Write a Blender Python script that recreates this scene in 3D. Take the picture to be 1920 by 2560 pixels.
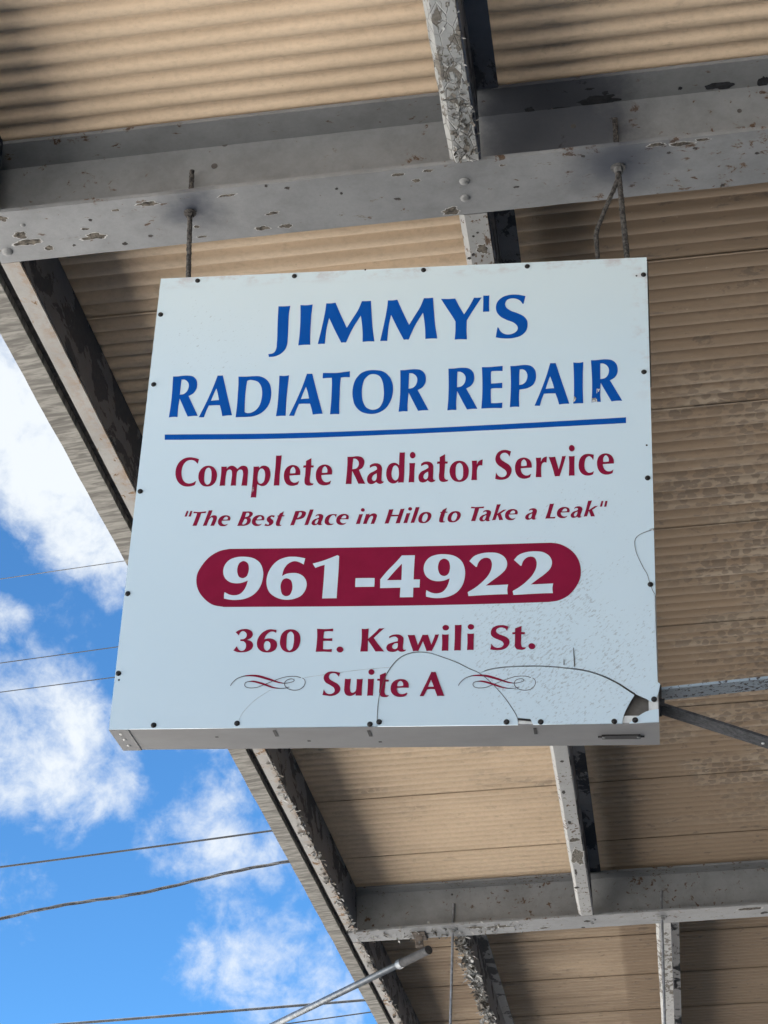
import bpy, bmesh, math, random
from mathutils import Vector, Matrix, noise
random.seed(7)
sc = bpy.context.scene
for o in list(bpy.data.objects): bpy.data.objects.remove(o)
C = sc.collection
# ---------------------------------------------------------------- camera
CAMH = 1.6
cam_d = bpy.data.cameras.new('camera'); cam = bpy.data.objects.new('camera', cam_d); C.objects.link(cam)
cam_d.sensor_fit = 'HORIZONTAL'; cam_d.sensor_width = 36.0; cam_d.lens = 36.0*4807/1920
cam_d.clip_start = 0.05; cam_d.clip_end = 3000
PITCH, ROLL = 0.4860, 0.0467
_f = Vector((0, math.cos(PITCH), math.sin(PITCH))); _u = Vector((0, -math.sin(PITCH), math.cos(PITCH))); _r = Vector((1, 0, 0))
_r2 = math.cos(ROLL)*_r + math.sin(ROLL)*_u; _u2 = -math.sin(ROLL)*_r + math.cos(ROLL)*_u
cam.matrix_world = Matrix(((_r2.x, _u2.x, -_f.x, 0), (_r2.y, _u2.y, -_f.y, 0), (_r2.z, _u2.z, -_f.z, CAMH), (0, 0, 0, 1)))
sc.camera = cam
sc.render.resolution_x = 768; sc.render.resolution_y = 1024
sc.view_settings.view_transform = 'Standard'; sc.view_settings.look = 'None'
sc.view_settings.gamma = 1; sc.view_settings.use_curve_mapping = False
sc.view_settings.exposure = 2.70
# ---------------------------------------------------------------- sun and sky
SUN_EL, SUN_AZ = math.radians(60), math.radians(62)     # azimuth from +Y (ahead) towards +X
sun_d = bpy.data.lights.new('sun', 'SUN'); sun_d.energy = 4.8; sun_d.angle = math.radians(0.5); sun_d.color = (1, .975, .94)
sun = bpy.data.objects.new('sun', sun_d); C.objects.link(sun)
sdir = Vector((math.sin(SUN_AZ)*math.cos(SUN_EL), math.cos(SUN_AZ)*math.cos(SUN_EL), math.sin(SUN_EL)))
sun.rotation_euler = (-sdir).to_track_quat('-Z', 'Y').to_euler(); sun.location = (0, 0, 30)
world = bpy.data.worlds.new('World'); sc.world = world; world.use_nodes = True
wt = world.node_tree; wt.nodes.clear()
def W(t, **k):
    n = wt.nodes.new(t)
    for a, v in k.items(): setattr(n, a, v)
    return n
def wmath(op, a, b=None, c=None, clamp=False):
    n = W('ShaderNodeMath', operation=op, use_clamp=clamp)
    for i, v in enumerate((a, b, c)):
        if v is None: continue
        if isinstance(v, (int, float)): n.inputs[i].default_value = v
        else: wt.links.new(v, n.inputs[i])
    return n.outputs[0]
sky = W('ShaderNodeTexSky', sky_type='NISHITA', sun_disc=False, sun_elevation=SUN_EL, sun_rotation=SUN_AZ)
sky.air_density = 0.5; sky.dust_density = 0.0; sky.ozone_density = 4.0
tc = W('ShaderNodeTexCoord')
D = tc.outputs['Generated']
def wnoise(scale, detail, rough, off=(0, 0, 0), dist=0.0, sc3=(1, 1, 1)):
    m = W('ShaderNodeMapping'); m.inputs['Location'].default_value = off; m.inputs['Scale'].default_value = sc3
    wt.links.new(D, m.inputs[0])
    n = W('ShaderNodeTexNoise'); n.inputs['Scale'].default_value = scale; n.inputs['Detail'].default_value = detail
    n.inputs['Roughness'].default_value = rough; n.inputs['Distortion'].default_value = dist
    wt.links.new(m.outputs[0], n.inputs['Vector']); return n.outputs[0]
# cumulus banks: (direction to the bank, angular radius in degrees, weight)
def pdir(px, py):
    v = (px-960)/4807*_r2 - (py-1280)/4807*_u2 + _f
    return v.normalized()
CLOUDS = [(30, 985, 3.0, 1.0), (130, 1130, 2.6, .98), (240, 1290, 2.1, .9), (300, 1440, 1.3, .6), (10, 1560, .9, .5),
          (90, 1850, 2.6, .78), (230, 1930, 1.9, .52), (60, 1730, 2.0, .55), (560, 1930, 1.8, .42), (165, 2065, .9, .4),
          (430, 2110, 1.6, .46), (590, 2180, 1.8, .54), (690, 2300, 1.8, .42), (740, 2460, 2.6, .62), (40, 2230, 1.6, .32), (520, 2400, 1.6, .36), (190, 1560, 1.4, .30), (330, 1780, 1.2, .3)]
acc = None
for px, py, rad, wgt in CLOUDS:
    dt = W('ShaderNodeVectorMath', operation='DOT_PRODUCT'); wt.links.new(D, dt.inputs[0]); dt.inputs[1].default_value = pdir(px, py)
    mr = W('ShaderNodeMapRange', interpolation_type='SMOOTHSTEP')
    mr.inputs['From Min'].default_value = math.cos(math.radians(rad*1.35)); mr.inputs['From Max'].default_value = 1.0; mr.inputs['To Max'].default_value = wgt
    wt.links.new(dt.outputs['Value'], mr.inputs['Value'])
    acc = mr.outputs[0] if acc is None else wmath('MAXIMUM', acc, mr.outputs[0])
n_big = wnoise(3.4, 4, .55, (4.1, 1.3, 2.2))
n_mid = wnoise(23, 10, .63, (1.7, .4, 3.1), .25)
n_wisp = wnoise(85, 8, .64, (7.7, 2.4, .1), .35)
# the same cumulus field everywhere; the banks seen in the gap are simply where it is densest
view = W('ShaderNodeVectorMath', operation='DOT_PRODUCT'); wt.links.new(D, view.inputs[0]); view.inputs[1].default_value = pdir(350, 1750)
far = W('ShaderNodeMapRange', interpolation_type='SMOOTHSTEP'); wt.links.new(view.outputs['Value'], far.inputs['Value'])
far.inputs['From Min'].default_value = math.cos(math.radians(22)); far.inputs['From Max'].default_value = math.cos(math.radians(12))
far.inputs['To Min'].default_value = 1; far.inputs['To Max'].default_value = 0
gen = wmath('MULTIPLY', wmath('MULTIPLY', n_big, .75), far.outputs[0])
dens = wmath('ADD', wmath('ADD', acc, gen), wmath('MULTIPLY', wmath('SUBTRACT', n_mid, .5), 1.45))
dens = wmath('ADD', dens, wmath('MULTIPLY', wmath('SUBTRACT', n_wisp, .5), .62))
cm = W('ShaderNodeMapRange', interpolation_type='SMOOTHSTEP'); wt.links.new(dens, cm.inputs['Value'])
cm.inputs['From Min'].default_value = .27; cm.inputs['From Max'].default_value = 1.00
cloud_a = wmath('MULTIPLY', cm.outputs[0], .95)
tint = W('ShaderNodeMix', data_type='RGBA', blend_type='MULTIPLY'); tint.inputs[0].default_value = 1
wt.links.new(sky.outputs[0], tint.inputs[6]); tint.inputs[7].default_value = (.36, .64, .725, 1)
mx = W('ShaderNodeMix', data_type='RGBA'); wt.links.new(cloud_a, mx.inputs[0]); wt.links.new(tint.outputs[2], mx.inputs[6])
mx.inputs[7].default_value = (2.95, 3.1, 3.2, 1)
bg = W('ShaderNodeBackground'); bg.inputs['Strength'].default_value = .050
wo = W('ShaderNodeOutputWorld'); wt.links.new(mx.outputs[2], bg.inputs[0]); wt.links.new(bg.outputs[0], wo.inputs[0])
GLYPHS=[
(1,['3101,1000 3253,1008* 3398,1003 3381,1214* 3387,1554* 3397,1940* 3391,2156* 3330,2320* 3205,2433* 3085,2476* 2963,2480 2943,2398 3018,2394* 3087,2357* 3128,2263* 3135,2072* 3117,1590* 3105,1201*'],[(0, 0)]),
(1,['3656,991 3812,1004* 3962,987 3949,1290* 3949,1629* 3956,1918* 3973,2170 3821,2166* 3675,2176 3687,1906* 3686,1568* 3674,1253*'],[(0, 0)]),
(1,['4305,972 4429,978* 4538,961 4696,1351* 4858,1720 4988,1461* 5118,1201* 5199,950 5312,956* 5424,949 5454,1290* 5501,1750* 5563,2147 5417,2138* 5271,2146 5259,1883* 5215,1520* 5190,1374 5002,1751* 4859,2146 4798,2138* 4742,2145 4577,1803* 4401,1404 4356,1696* 4335,2158 4249,2154* 4162,2157 4211,1834* 4262,1475* 4295,1161*'],[(0, 0), (1543, -13)]),
(1,['7166,980 7348,994* 7514,986 7627,1230* 7747,1464 7879,1219* 7981,987 8076,994* 8167,987 8040,1214* 7914,1449* 7817,1640 7816,1886* 7831,2190 7679,2178* 7533,2183 7545,1944* 7540,1658 7462,1511* 7315,1251*'],[(0, 0)]),
(1,['8208,933 8283,942* 8357,938 8355,1170* 8361,1410 8284,1407* 8208,1408 8210,1163*'],[(0, 0)]),
(1,['9242,1002 9193,1230 9173,1222 9122,1136* 9042,1076* 8921,1048* 8801,1083* 8748,1189* 8768,1298* 8865,1399* 9046,1491* 9206,1595* 9286,1717* 9299,1837* 9268,2001* 9150,2137* 8953,2203* 8774,2209* 8635,2191* 8532,2165 8567,1885 8591,1882 8643,1995* 8733,2075* 8853,2100* 8981,2058* 9054,1979* 9053,1872* 8978,1774* 8788,1670* 8637,1567* 8556,1456* 8523,1298* 8561,1132* 8680,1005* 8860,946* 9061,952*'],[(0, 0)]),
(2,['7402,3012 7516,3015* 7621,3005* 7761,3001* 7901,3031* 7993,3123* 8031,3278* 8013,3420* 7954,3519* 7843,3589 7952,3812* 8123,4164 7993,4161* 7873,4173 7764,3946* 7627,3651 7616,3829* 7613,3990* 7622,4177 7510,4169* 7406,4181 7420,3902* 7423,3619* 7414,3272*', '7623,3107 7693,3110* 7773,3165* 7818,3249* 7821,3361* 7788,3461* 7720,3529* 7621,3546 7620,3342*'],[(0, 0), (-6804, -66), (-1169, -7), (3415, -88)]),
(2,['9847,2961 9911,2966* 9976,2963 10083,3354* 10298,4108 10184,4107* 10058,4122 10022,3975* 9971,3811 9825,3807* 9700,3808 9654,3940* 9604,4138 9544,4136* 9479,4133 9620,3748* 9756,3320*', '9845,3328 9899,3498* 9940,3667 9834,3670* 9739,3679 9787,3503*'],[(0, 0), (-8128, 6), (-5903, 49)]),
(2,['2243,3019 2425,3028* 2604,3023* 2767,3032* 2916,3105* 3034,3255* 3088,3463* 3088,3709* 3027,3911* 2896,4069* 2724,4154* 2548,4175* 2405,4172* 2263,4175 2272,3881* 2266,3491* 2259,3223*', '2470,3149 2513,3130* 2631,3139* 2743,3191* 2823,3308* 2867,3495* 2862,3721* 2813,3903* 2714,4021* 2593,4071* 2503,4058* 2474,4032 2458,3705* 2456,3396*'],[(0, 0)]),
(2,['10397,2965 10513,2982* 10636,2967 10623,3296* 10617,3699* 10626,4109 10507,4106* 10391,4113 10406,3910* 10411,3590* 10406,3226*'],[(0, 0), (-7135, 69)]),
(2,['4339,3003 4526,3013* 4704,3015* 4846,3000* 5000,2984 5005,3151 4889,3142* 4783,3152 4777,3378* 4783,3685* 4789,3949* 4802,4183 4687,4176* 4576,4180 4584,3901* 4582,3575* 4576,3329* 4564,3149 4445,3148* 4339,3156 4337,3071*'],[(0, 0)]),
(2,['5608,2977* 5804,3020* 5969,3171* 6063,3411* 6073,3656* 6016,3897* 5901,4084* 5731,4188* 5539,4205* 5344,4143* 5177,3965* 5104,3718* 5096,3453* 5158,3209* 5292,3040* 5448,2980*', '5595,3083* 5721,3140* 5807,3298* 5847,3504* 5860,3728* 5825,3930* 5743,4058* 5604,4097* 5462,4037* 5366,3871* 5324,3646* 5326,3401* 5379,3208* 5481,3103*'],[(0, 0)]),
(2,['8209,3006 8389,3011* 8562,3000* 8710,2990 8710,3133 8581,3124* 8451,3126 8432,3152 8431,3295* 8437,3478 8569,3473* 8707,3463 8706,3613 8571,3607* 8450,3612 8433,3640 8436,3822* 8446,4023 8577,4028* 8716,4018 8711,4168 8561,4160* 8389,4157* 8217,4162 8230,3894* 8234,3611* 8225,3307*'],[(0, 0)]),
(2,['8893,3002 8994,3006* 9132,2992* 9271,2987* 9392,3023* 9479,3125* 9511,3269* 9495,3430* 9430,3559* 9310,3635* 9117,3671 9109,3858* 9118,4149 9005,4140* 8893,4150 8907,3850* 8913,3527* 8906,3223*', '9116,3109 9185,3100* 9255,3146* 9299,3239* 9299,3361* 9257,3471* 9189,3529* 9113,3544 9111,3333*'],[(0, 0)]),
(3,['1457,5311 1436,5438 1407,5403* 1348,5347* 1267,5325* 1171,5345* 1099,5432* 1063,5560* 1069,5719* 1112,5858* 1181,5939* 1272,5971* 1367,5951* 1442,5904 1417,6015 1340,6042* 1235,6051* 1127,6026* 1022,5944* 945,5813* 914,5674* 924,5516* 986,5369* 1094,5279* 1216,5251* 1341,5268*'],[(0, 0)]),
(3,['1715,5497* 1815,5530* 1893,5618* 1933,5727* 1935,5846* 1905,5962* 1824,6044* 1712,6066* 1603,6031* 1524,5930* 1485,5792* 1497,5664* 1548,5567* 1625,5510*', '1724,5553* 1774,5604* 1800,5703* 1805,5822* 1797,5939* 1762,6001* 1711,6015* 1659,5964* 1633,5875* 1628,5757* 1636,5639* 1669,5571*'],[(0, 0), (6016, 71)]),
(3,['2024,5533 2090,5539* 2155,5538 2159,5597 2213,5536* 2281,5516* 2354,5544* 2421,5616 2486,5545* 2564,5526* 2645,5558* 2682,5654* 2686,5792* 2687,5949* 2689,6072 2623,6068* 2553,6069 2565,5886* 2564,5709* 2534,5639* 2475,5627* 2426,5675* 2412,5783* 2410,5920* 2420,6063 2360,6059* 2292,6063 2298,5897* 2298,5720* 2274,5640* 2228,5619* 2178,5647* 2156,5755* 2150,5892* 2155,6055 2097,6053* 2023,6056 2032,5868* 2033,5691*'],[(0, 0)]),
(3,['2807,5560 2874,5564* 2938,5560 2947,5610 3004,5550* 3091,5544* 3173,5592* 3221,5701* 3232,5849* 3201,5985* 3130,6080* 3044,6097* 2972,6065* 2931,6039 2930,6210* 2932,6399 2865,6391* 2801,6396 2812,6148* 2815,5835* 2814,5658*', '3018,5616* 3074,5667* 3104,5766* 3103,5884* 3080,5991* 3022,6032* 2964,6006* 2933,5937* 2926,5800* 2940,5682* 2971,5628*'],[(0, 0)]),
(3,['3335,5277 3403,5283* 3470,5276 3465,5503* 3460,5817* 3466,6093 3400,6087* 3332,6092 3337,5813* 3339,5538*'],[(0, 0)]),
(3,['4717,5835 4596,5839* 4462,5844 4466,5899* 4501,5987* 4564,6038* 4633,6040* 4704,5998 4679,6090 4595,6121* 4509,6122* 4420,6082* 4354,5983* 4327,5855* 4338,5719* 4393,5613* 4477,5566* 4564,5565* 4653,5615* 4707,5711*', '4472,5788 4542,5788* 4598,5782 4598,5708* 4568,5638* 4535,5608* 4495,5636* 4471,5703*'],[(0, 0), (-767, -12), (4705, -26), (6605, -72)]),
(3,['4196,5376 4197,5478* 4203,5573 4264,5579 4258,5634 4203,5630 4196,5812* 4192,5968* 4206,6036* 4246,6063* 4287,6062 4274,6103 4215,6118* 4136,6114* 4082,6071* 4064,5983* 4072,5827* 4070,5627 4011,5629 4016,5570 4074,5568 4070,5450'],[(0, 0), (3189, 4)]),
(3,['5060,5370 5160,5374* 5299,5363* 5404,5392* 5469,5482* 5465,5600* 5426,5687* 5351,5733 5429,5921* 5520,6112 5438,6109* 5355,6106 5293,5965* 5193,5757 5191,5922* 5194,6107 5125,6105* 5054,6104 5065,5879* 5068,5606*', '5203,5424 5250,5426* 5307,5467* 5342,5537* 5332,5635* 5289,5692* 5191,5712 5195,5571*'],[(0, 0)]),
(3,['5611,5689 5604,5624 5663,5583* 5748,5566* 5836,5593* 5890,5663* 5901,5790* 5900,5965* 5906,6043* 5933,6069* 5958,6058 5948,6098 5893,6126* 5841,6124* 5776,6072 5729,6111* 5662,6128* 5592,6100* 5559,6022* 5563,5925* 5614,5839* 5715,5784* 5782,5738 5776,5679* 5735,5644* 5675,5650*', '5778,5841 5711,5881* 5674,5948* 5682,6016* 5718,6046* 5763,6029* 5783,5971*'],[(0, 0), (1217, -4)]),
(3,['6302,5295 6366,5300* 6430,5296 6429,5496* 6433,5808* 6430,6108 6362,6104* 6297,6110 6301,6060 6251,6112* 6166,6127* 6079,6078* 6023,5969* 6006,5833* 6024,5707* 6085,5601* 6179,5569* 6248,5591* 6302,5642 6300,5452*', '6216,5639* 6278,5696* 6303,5804* 6305,5940* 6282,6016* 6232,6050* 6179,6013* 6135,5895* 6143,5759* 6174,5663*'],[(0, 0)]),
(3,['6682,5383* 6677,5420* 6659,5448* 6634,5465* 6603,5464* 6576,5446* 6556,5416* 6548,5378* 6554,5341* 6572,5312* 6597,5295* 6628,5296* 6654,5315* 6674,5345*', '6545,5591 6614,5597* 6681,5592 6672,5786* 6675,6110 6610,6106* 6545,6111 6552,5879* 6553,5724*'],[(0, 0), (3736, -57)]),
(3,['8018,5579 8081,5581* 8139,5577 8136,5690 8183,5595* 8225,5567* 8274,5553 8265,5718 8228,5703* 8177,5720* 8148,5797* 8142,5932* 8149,6098 8083,6094* 8017,6097 8028,5890* 8028,5715*'],[(0, 0), (1498, -28)]),
(3,['8936,5359 8897,5503 8863,5429* 8797,5388* 8723,5407* 8677,5476* 8700,5562* 8791,5640* 8894,5718* 8950,5816* 8942,5943* 8879,6057* 8778,6106* 8676,6107* 8574,6083 8590,5910 8637,5996* 8712,6041* 8795,6027* 8841,5960* 8821,5875* 8737,5798* 8633,5709* 8576,5611* 8578,5483* 8638,5367* 8740,5317* 8843,5321*'],[(0, 0)]),
(3,['9816,5543 9893,5546* 9964,5536 10004,5703* 10046,5878 10091,5706* 10128,5528 10170,5532* 10213,5523 10151,5771* 10068,6060 10013,6056* 9958,6061 9893,5794*'],[(0, 0)]),
(3,['10861,5516 10845,5662 10805,5586* 10751,5548* 10686,5588* 10648,5704* 10642,5830* 10674,5937* 10738,5992* 10802,5983* 10859,5954 10838,6037 10765,6062* 10673,6059* 10582,6008* 10519,5889* 10510,5741* 10548,5594* 10631,5506* 10742,5488*'],[(0, 0)]),
(4,['1285,6713 1330,6710 1298,6857 1246,6859', '1375,6715 1424,6713 1393,6860 1341,6862'],[(0, 0), (9738, 29)]),
(4,['1461,6732 1549,6746* 1663,6742* 1757,6737 1747,6779 1682,6778* 1642,6781 1605,6924* 1557,7111 1508,7107* 1460,7111 1503,6957* 1544,6778 1495,6775* 1450,6773'],[(0, 0), (6572, 66)]),
(4,['1819,6709 1864,6712* 1907,6708 1875,6842* 1843,6913 1900,6857* 1964,6844* 2024,6873* 2030,6945* 2005,7043* 1980,7123 1934,7120* 1891,7124 1922,7014* 1939,6924* 1904,6896* 1858,6931* 1825,7020* 1801,7118 1757,7114* 1709,7120 1749,6982* 1785,6839*'],[(0, 0)]),
(4,['2350,6994 2252,6993* 2155,6993 2160,7047* 2204,7093* 2261,7100* 2308,7082 2271,7126* 2200,7143* 2126,7127* 2073,7072* 2066,6991* 2100,6911* 2177,6860* 2257,6853* 2333,6882* 2358,6937*', '2173,6969 2234,6971* 2291,6965 2295,6917* 2260,6889* 2213,6906*'],[(0, 0), (813, 18), (2817, 46), (6749, 36), (7939, 18)]),
(4,['2639,6765 2737,6768* 2826,6771* 2886,6818* 2874,6880* 2814,6932 2845,6969* 2846,7040* 2803,7110* 2717,7144* 2620,7143* 2536,7144 2577,7006* 2613,6881*', '2731,6804 2780,6802* 2804,6842* 2778,6895* 2703,6920 2712,6866*', '2699,6959 2743,6966* 2764,7020* 2736,7082* 2682,7112* 2645,7097 2668,7035*'],[(0, 0)]),
(4,['3415,6896 3395,6949 3361,6925* 3321,6929* 3324,6965* 3384,7020* 3396,7074* 3352,7139* 3282,7165* 3217,7163* 3184,7148 3213,7101 3247,7128* 3287,7130* 3296,7094* 3240,7039* 3228,6980* 3264,6918* 3334,6885*'],[(0, 0)]),
(4,['3626,6791 3600,6892 3646,6897 3639,6920 3589,6921 3568,7017* 3548,7114* 3561,7150* 3590,7145 3583,7168 3523,7175* 3466,7160* 3454,7111* 3472,7014* 3497,6918 3473,6919 3483,6894 3512,6893 3530,6846'],[(0, 0), (3837, 18)]),
(4,['3899,6792 3995,6789* 4084,6792* 4150,6830* 4147,6901* 4103,6971* 4025,7004* 3927,7019 3910,7090* 3888,7164 3843,7161* 3798,7167 3835,7043* 3871,6902*', '3990,6830 4037,6821* 4056,6863* 4028,6933* 3951,6979 3971,6905*'],[(0, 0)]),
(4,['4242,6757 4287,6762* 4330,6758 4285,6932* 4219,7166 4176,7165* 4134,7171 4171,7035* 4210,6885*'],[(0, 0), (2495, 14)]),
(4,['4383,6953 4396,6914* 4450,6887* 4522,6889* 4569,6931* 4561,7011* 4528,7126* 4534,7156* 4561,7150 4530,7174* 4475,7177* 4449,7150 4403,7175* 4347,7179* 4302,7137* 4317,7066* 4377,7015* 4463,6982* 4469,6937* 4436,6922*', '4461,7017 4411,7042* 4382,7086* 4381,7130* 4409,7149* 4443,7105*'],[(0, 0), (3921, 11), (4977, -1), (6015, -21)]),
(4,['4887,6905 4868,6988 4844,6939* 4811,6921* 4757,6946* 4713,7024* 4710,7104* 4736,7140* 4784,7156* 4828,7143 4801,7174* 4738,7188* 4666,7177* 4615,7128* 4610,7039* 4646,6960* 4715,6909* 4802,6897*'],[(0, 0)]),
(4,['5541,6809* 5538,6828* 5526,6844* 5507,6852* 5488,6852* 5468,6842* 5455,6826* 5449,6806* 5453,6786* 5465,6771* 5484,6762* 5503,6763* 5522,6772* 5536,6789*', '5416,6917 5459,6922* 5503,6914 5470,7038* 5440,7175 5397,7172* 5349,7179 5383,7053*'],[(0, 0), (1111, 6)]),
(4,['5578,6916 5623,6921* 5662,6915 5656,6954 5718,6912* 5789,6910* 5834,6951* 5823,7030* 5777,7183 5738,7180* 5695,7186 5725,7080* 5745,6992* 5720,6969* 5674,6990* 5630,7078* 5603,7178 5560,7175* 5516,7182 5545,7057*'],[(0, 0)]),
(4,['6115,6812 6166,6816* 6216,6808 6179,6956 6342,6961 6384,6808 6430,6809* 6477,6802 6432,6960* 6377,7181 6330,7180* 6278,7185 6331,6998 6165,6997 6114,7182 6070,7179* 6022,7185 6070,7003*'],[(0, 0)]),
(4,['6974,6905* 7053,6916* 7107,6971* 7104,7051* 7060,7137* 6983,7188* 6897,7194* 6825,7166* 6804,7095* 6828,6998* 6888,6929*', '6991,6945* 7024,6986* 7019,7066* 6982,7144* 6935,7165* 6895,7133* 6897,7053* 6929,6975*'],[(0, 0), (682, -1)]),
(4,['10719,6723 10765,6726* 10809,6718 10756,6878* 10732,6970 10818,6906* 10872,6869 10938,6866 10863,6925* 10809,6964 10839,7047* 10869,7135 10823,7132* 10777,7136 10755,7053* 10732,6991 10690,7130 10650,7130* 10613,7138 10663,6963*'],[(0, 0), (-2096, 33)]),
(4,['9843,6777 9892,6782* 9939,6774 9892,6940* 9846,7123 9908,7126* 9973,7118 9957,7161 9862,7158* 9738,7158 9792,6990*'],[(0, 0)]),
(5,['2377,8861 2497,8928* 2609,8948* 2739,8917* 2830,8816* 2880,8685* 2902,8573 2782,8623* 2629,8641* 2470,8599* 2351,8492* 2301,8346* 2321,8176* 2425,8033* 2598,7966* 2798,7962* 3002,8011* 3155,8136* 3235,8320* 3245,8550* 3190,8765* 3070,8929* 2880,9033* 2662,9064* 2507,9053* 2376,9021 2370,8938*', '2751,8068* 2854,8117* 2900,8251* 2896,8372* 2859,8473* 2785,8515* 2694,8484* 2636,8366* 2631,8220* 2672,8112*'],[(0, 0), (4675, 57)]),
(5,['4210,8037 4182,8194 4084,8136* 3960,8103* 3831,8154* 3740,8272* 3692,8483 3783,8430* 3914,8409* 4069,8425* 4206,8513* 4282,8670* 4266,8837* 4170,8990* 4000,9069* 3805,9084* 3604,9025* 3430,8890* 3350,8696* 3346,8480* 3419,8264* 3562,8086* 3755,8001* 3998,7993*', '3813,8539* 3903,8585* 3951,8710* 3950,8866* 3896,8977* 3821,8999* 3741,8956* 3689,8824* 3684,8656* 3737,8557*'],[(0, 0)]),
(5,['4961,7976 5000,8002 5005,8304* 5002,8663* 4998,9072 4665,9070 4674,8656* 4676,8216 4564,8249* 4461,8290 4395,8180 4643,8106*'],[(0, 0)]),
(5,['5414,8578 5630,8578* 5852,8583 5856,8680* 5854,8801 5631,8799* 5414,8798 5411,8690*'],[(0, 0)]),
(5,['6462,8021 6760,8025 6754,8236* 6750,8641 6896,8644 6893,8845 6751,8845 6752,9085 6452,9083 6456,8839 5990,8840 5984,8622 6128,8424* 6304,8221*', '6469,8229 6473,8432* 6472,8648 6137,8646 6294,8438*'],[(0, 0)]),
(5,['9032,8201 9136,8081* 9294,8016* 9486,7995* 9696,8026* 9836,8128* 9892,8266* 9863,8421* 9750,8554* 9576,8695* 9412,8830 9664,8823* 9920,8815 9903,8925* 9913,9055 9733,9055* 9387,9066* 9029,9081 9010,8985 9161,8888* 9333,8738* 9471,8567* 9540,8394* 9540,8238* 9496,8149* 9408,8123* 9312,8154* 9234,8249* 9205,8350 9179,8350'],[(0, 0), (-1015, 4)]),
(6,['2712,9876 2794,9955 2814,9892* 2869,9848* 2939,9877* 2981,9949* 2958,10021* 2910,10052* 2839,10058 2839,10099 2914,10104* 2968,10156* 2983,10236* 2956,10316* 2891,10345* 2822,10314* 2768,10225 2698,10330 2793,10370* 2910,10378* 3042,10353* 3128,10284* 3143,10195* 3099,10113* 2996,10072 3084,10023* 3120,9943* 3088,9861* 3001,9809* 2891,9800* 2784,9828*'],[(0, 0)]),
(6,['3659,9840 3649,9908 3591,9875* 3525,9879* 3438,9949* 3388,10068 3470,10045* 3588,10060* 3676,10133* 3696,10231* 3656,10329* 3560,10384* 3461,10391* 3342,10359* 3252,10268* 3226,10133* 3265,9991* 3374,9867* 3504,9819*', '3457,10106* 3518,10139* 3545,10211* 3530,10309* 3475,10352* 3413,10307* 3390,10217* 3406,10133*'],[(0, 0)]),
(6,['3980,9828* 4099,9854* 4187,9937* 4223,10063* 4212,10205* 4154,10329* 4058,10389* 3943,10393* 3831,10332* 3768,10215* 3758,10072* 3788,9938* 3873,9850*', '3989,9879* 4054,9943* 4075,10060* 4071,10203* 4045,10318* 3990,10358* 3929,10307* 3909,10182* 3906,10039* 3928,9923*'],[(0, 0)]),
(6,['4591,9828 4771,9840* 4961,9830 4960,9898 4857,9889* 4766,9898 4751,9921 4750,10064 4850,10074* 4954,10067 4953,10135 4853,10130* 4749,10131 4754,10331 4857,10341* 4960,10334 4956,10405 4769,10393* 4591,10395 4603,10230* 4603,9998*'],[(0, 0)]),
(6,['5220,10350* 5213,10381* 5193,10406* 5162,10420* 5130,10419* 5098,10404* 5075,10379* 5065,10347* 5071,10315* 5091,10291* 5122,10277* 5155,10278* 5187,10292* 5210,10318*'],[(0, 0), (4306, -2)]),
(6,['5614,9847 5696,9854* 5773,9843 5767,9953* 5769,10099 5892,9983* 6014,9846 6067,9847* 6127,9844 6006,9958* 5896,10077 6001,10225* 6148,10415 6050,10409* 5952,10411 5864,10275* 5770,10135 5773,10408 5689,10406* 5607,10407 5621,10235* 5622,10022*'],[(0, 0)]),
(6,['6251,10091 6244,10052 6304,10017* 6401,10001* 6500,10017* 6565,10075* 6575,10182* 6568,10306* 6582,10377* 6641,10378 6629,10404* 6548,10429* 6491,10419* 6457,10392 6401,10421* 6328,10428* 6237,10406* 6192,10334* 6215,10255* 6311,10204* 6444,10171 6446,10109* 6395,10058* 6322,10057*', '6446,10215 6377,10223* 6327,10275* 6329,10328* 6374,10360* 6428,10347* 6449,10295*'],[(0, 0)]),
(6,['6664,10020 6746,10026* 6821,10022 6865,10152* 6904,10268 6954,10145* 6999,10022 7059,10026* 7121,10022 7166,10149* 7205,10268 7247,10150* 7284,10022 7333,10023* 7371,10018 7314,10196* 7223,10418 7163,10415* 7101,10421 7057,10297* 7012,10181 6967,10295* 6917,10418 6857,10413* 6800,10419 6737,10238*'],[(0, 0)]),
(6,['7591,9859* 7585,9887* 7565,9912* 7536,9924* 7503,9923* 7473,9910* 7452,9885* 7444,9856* 7450,9828* 7471,9803* 7500,9791* 7532,9792* 7562,9805* 7584,9830*', '7441,10021 7512,10028* 7589,10022 7586,10218* 7589,10421 7515,10418* 7442,10422 7448,10234*'],[(0, 0), (566, -9)]),
(6,['7723,9796 7800,9799* 7873,9793 7867,10065* 7867,10417 7795,10414* 7720,10418 7727,10150*'],[(0, 0)]),
(6,['8928,9858 8893,9963 8855,9907* 8790,9879* 8715,9883* 8659,9921* 8649,9974* 8695,10028* 8792,10071* 8890,10119* 8946,10185* 8950,10267* 8908,10348* 8818,10411* 8700,10428* 8604,10422* 8525,10405 8553,10271 8592,10331* 8657,10367* 8732,10368* 8801,10335* 8824,10282* 8794,10223* 8708,10175* 8599,10120* 8543,10066* 8530,9989* 8559,9901* 8639,9840* 8757,9819* 8854,9830*'],[(0, 0)]),
(6,['9220,9847 9215,9920* 9216,9996 9291,10001 9291,10051 9211,10052 9210,10178* 9213,10307* 9235,10366* 9315,10371 9312,10390* 9278,10419* 9182,10425* 9107,10404* 9074,10351* 9071,10234* 9074,10049 9012,10045 9012,10002 9073,9997 9073,9905'],[(0, 0)]),
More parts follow.
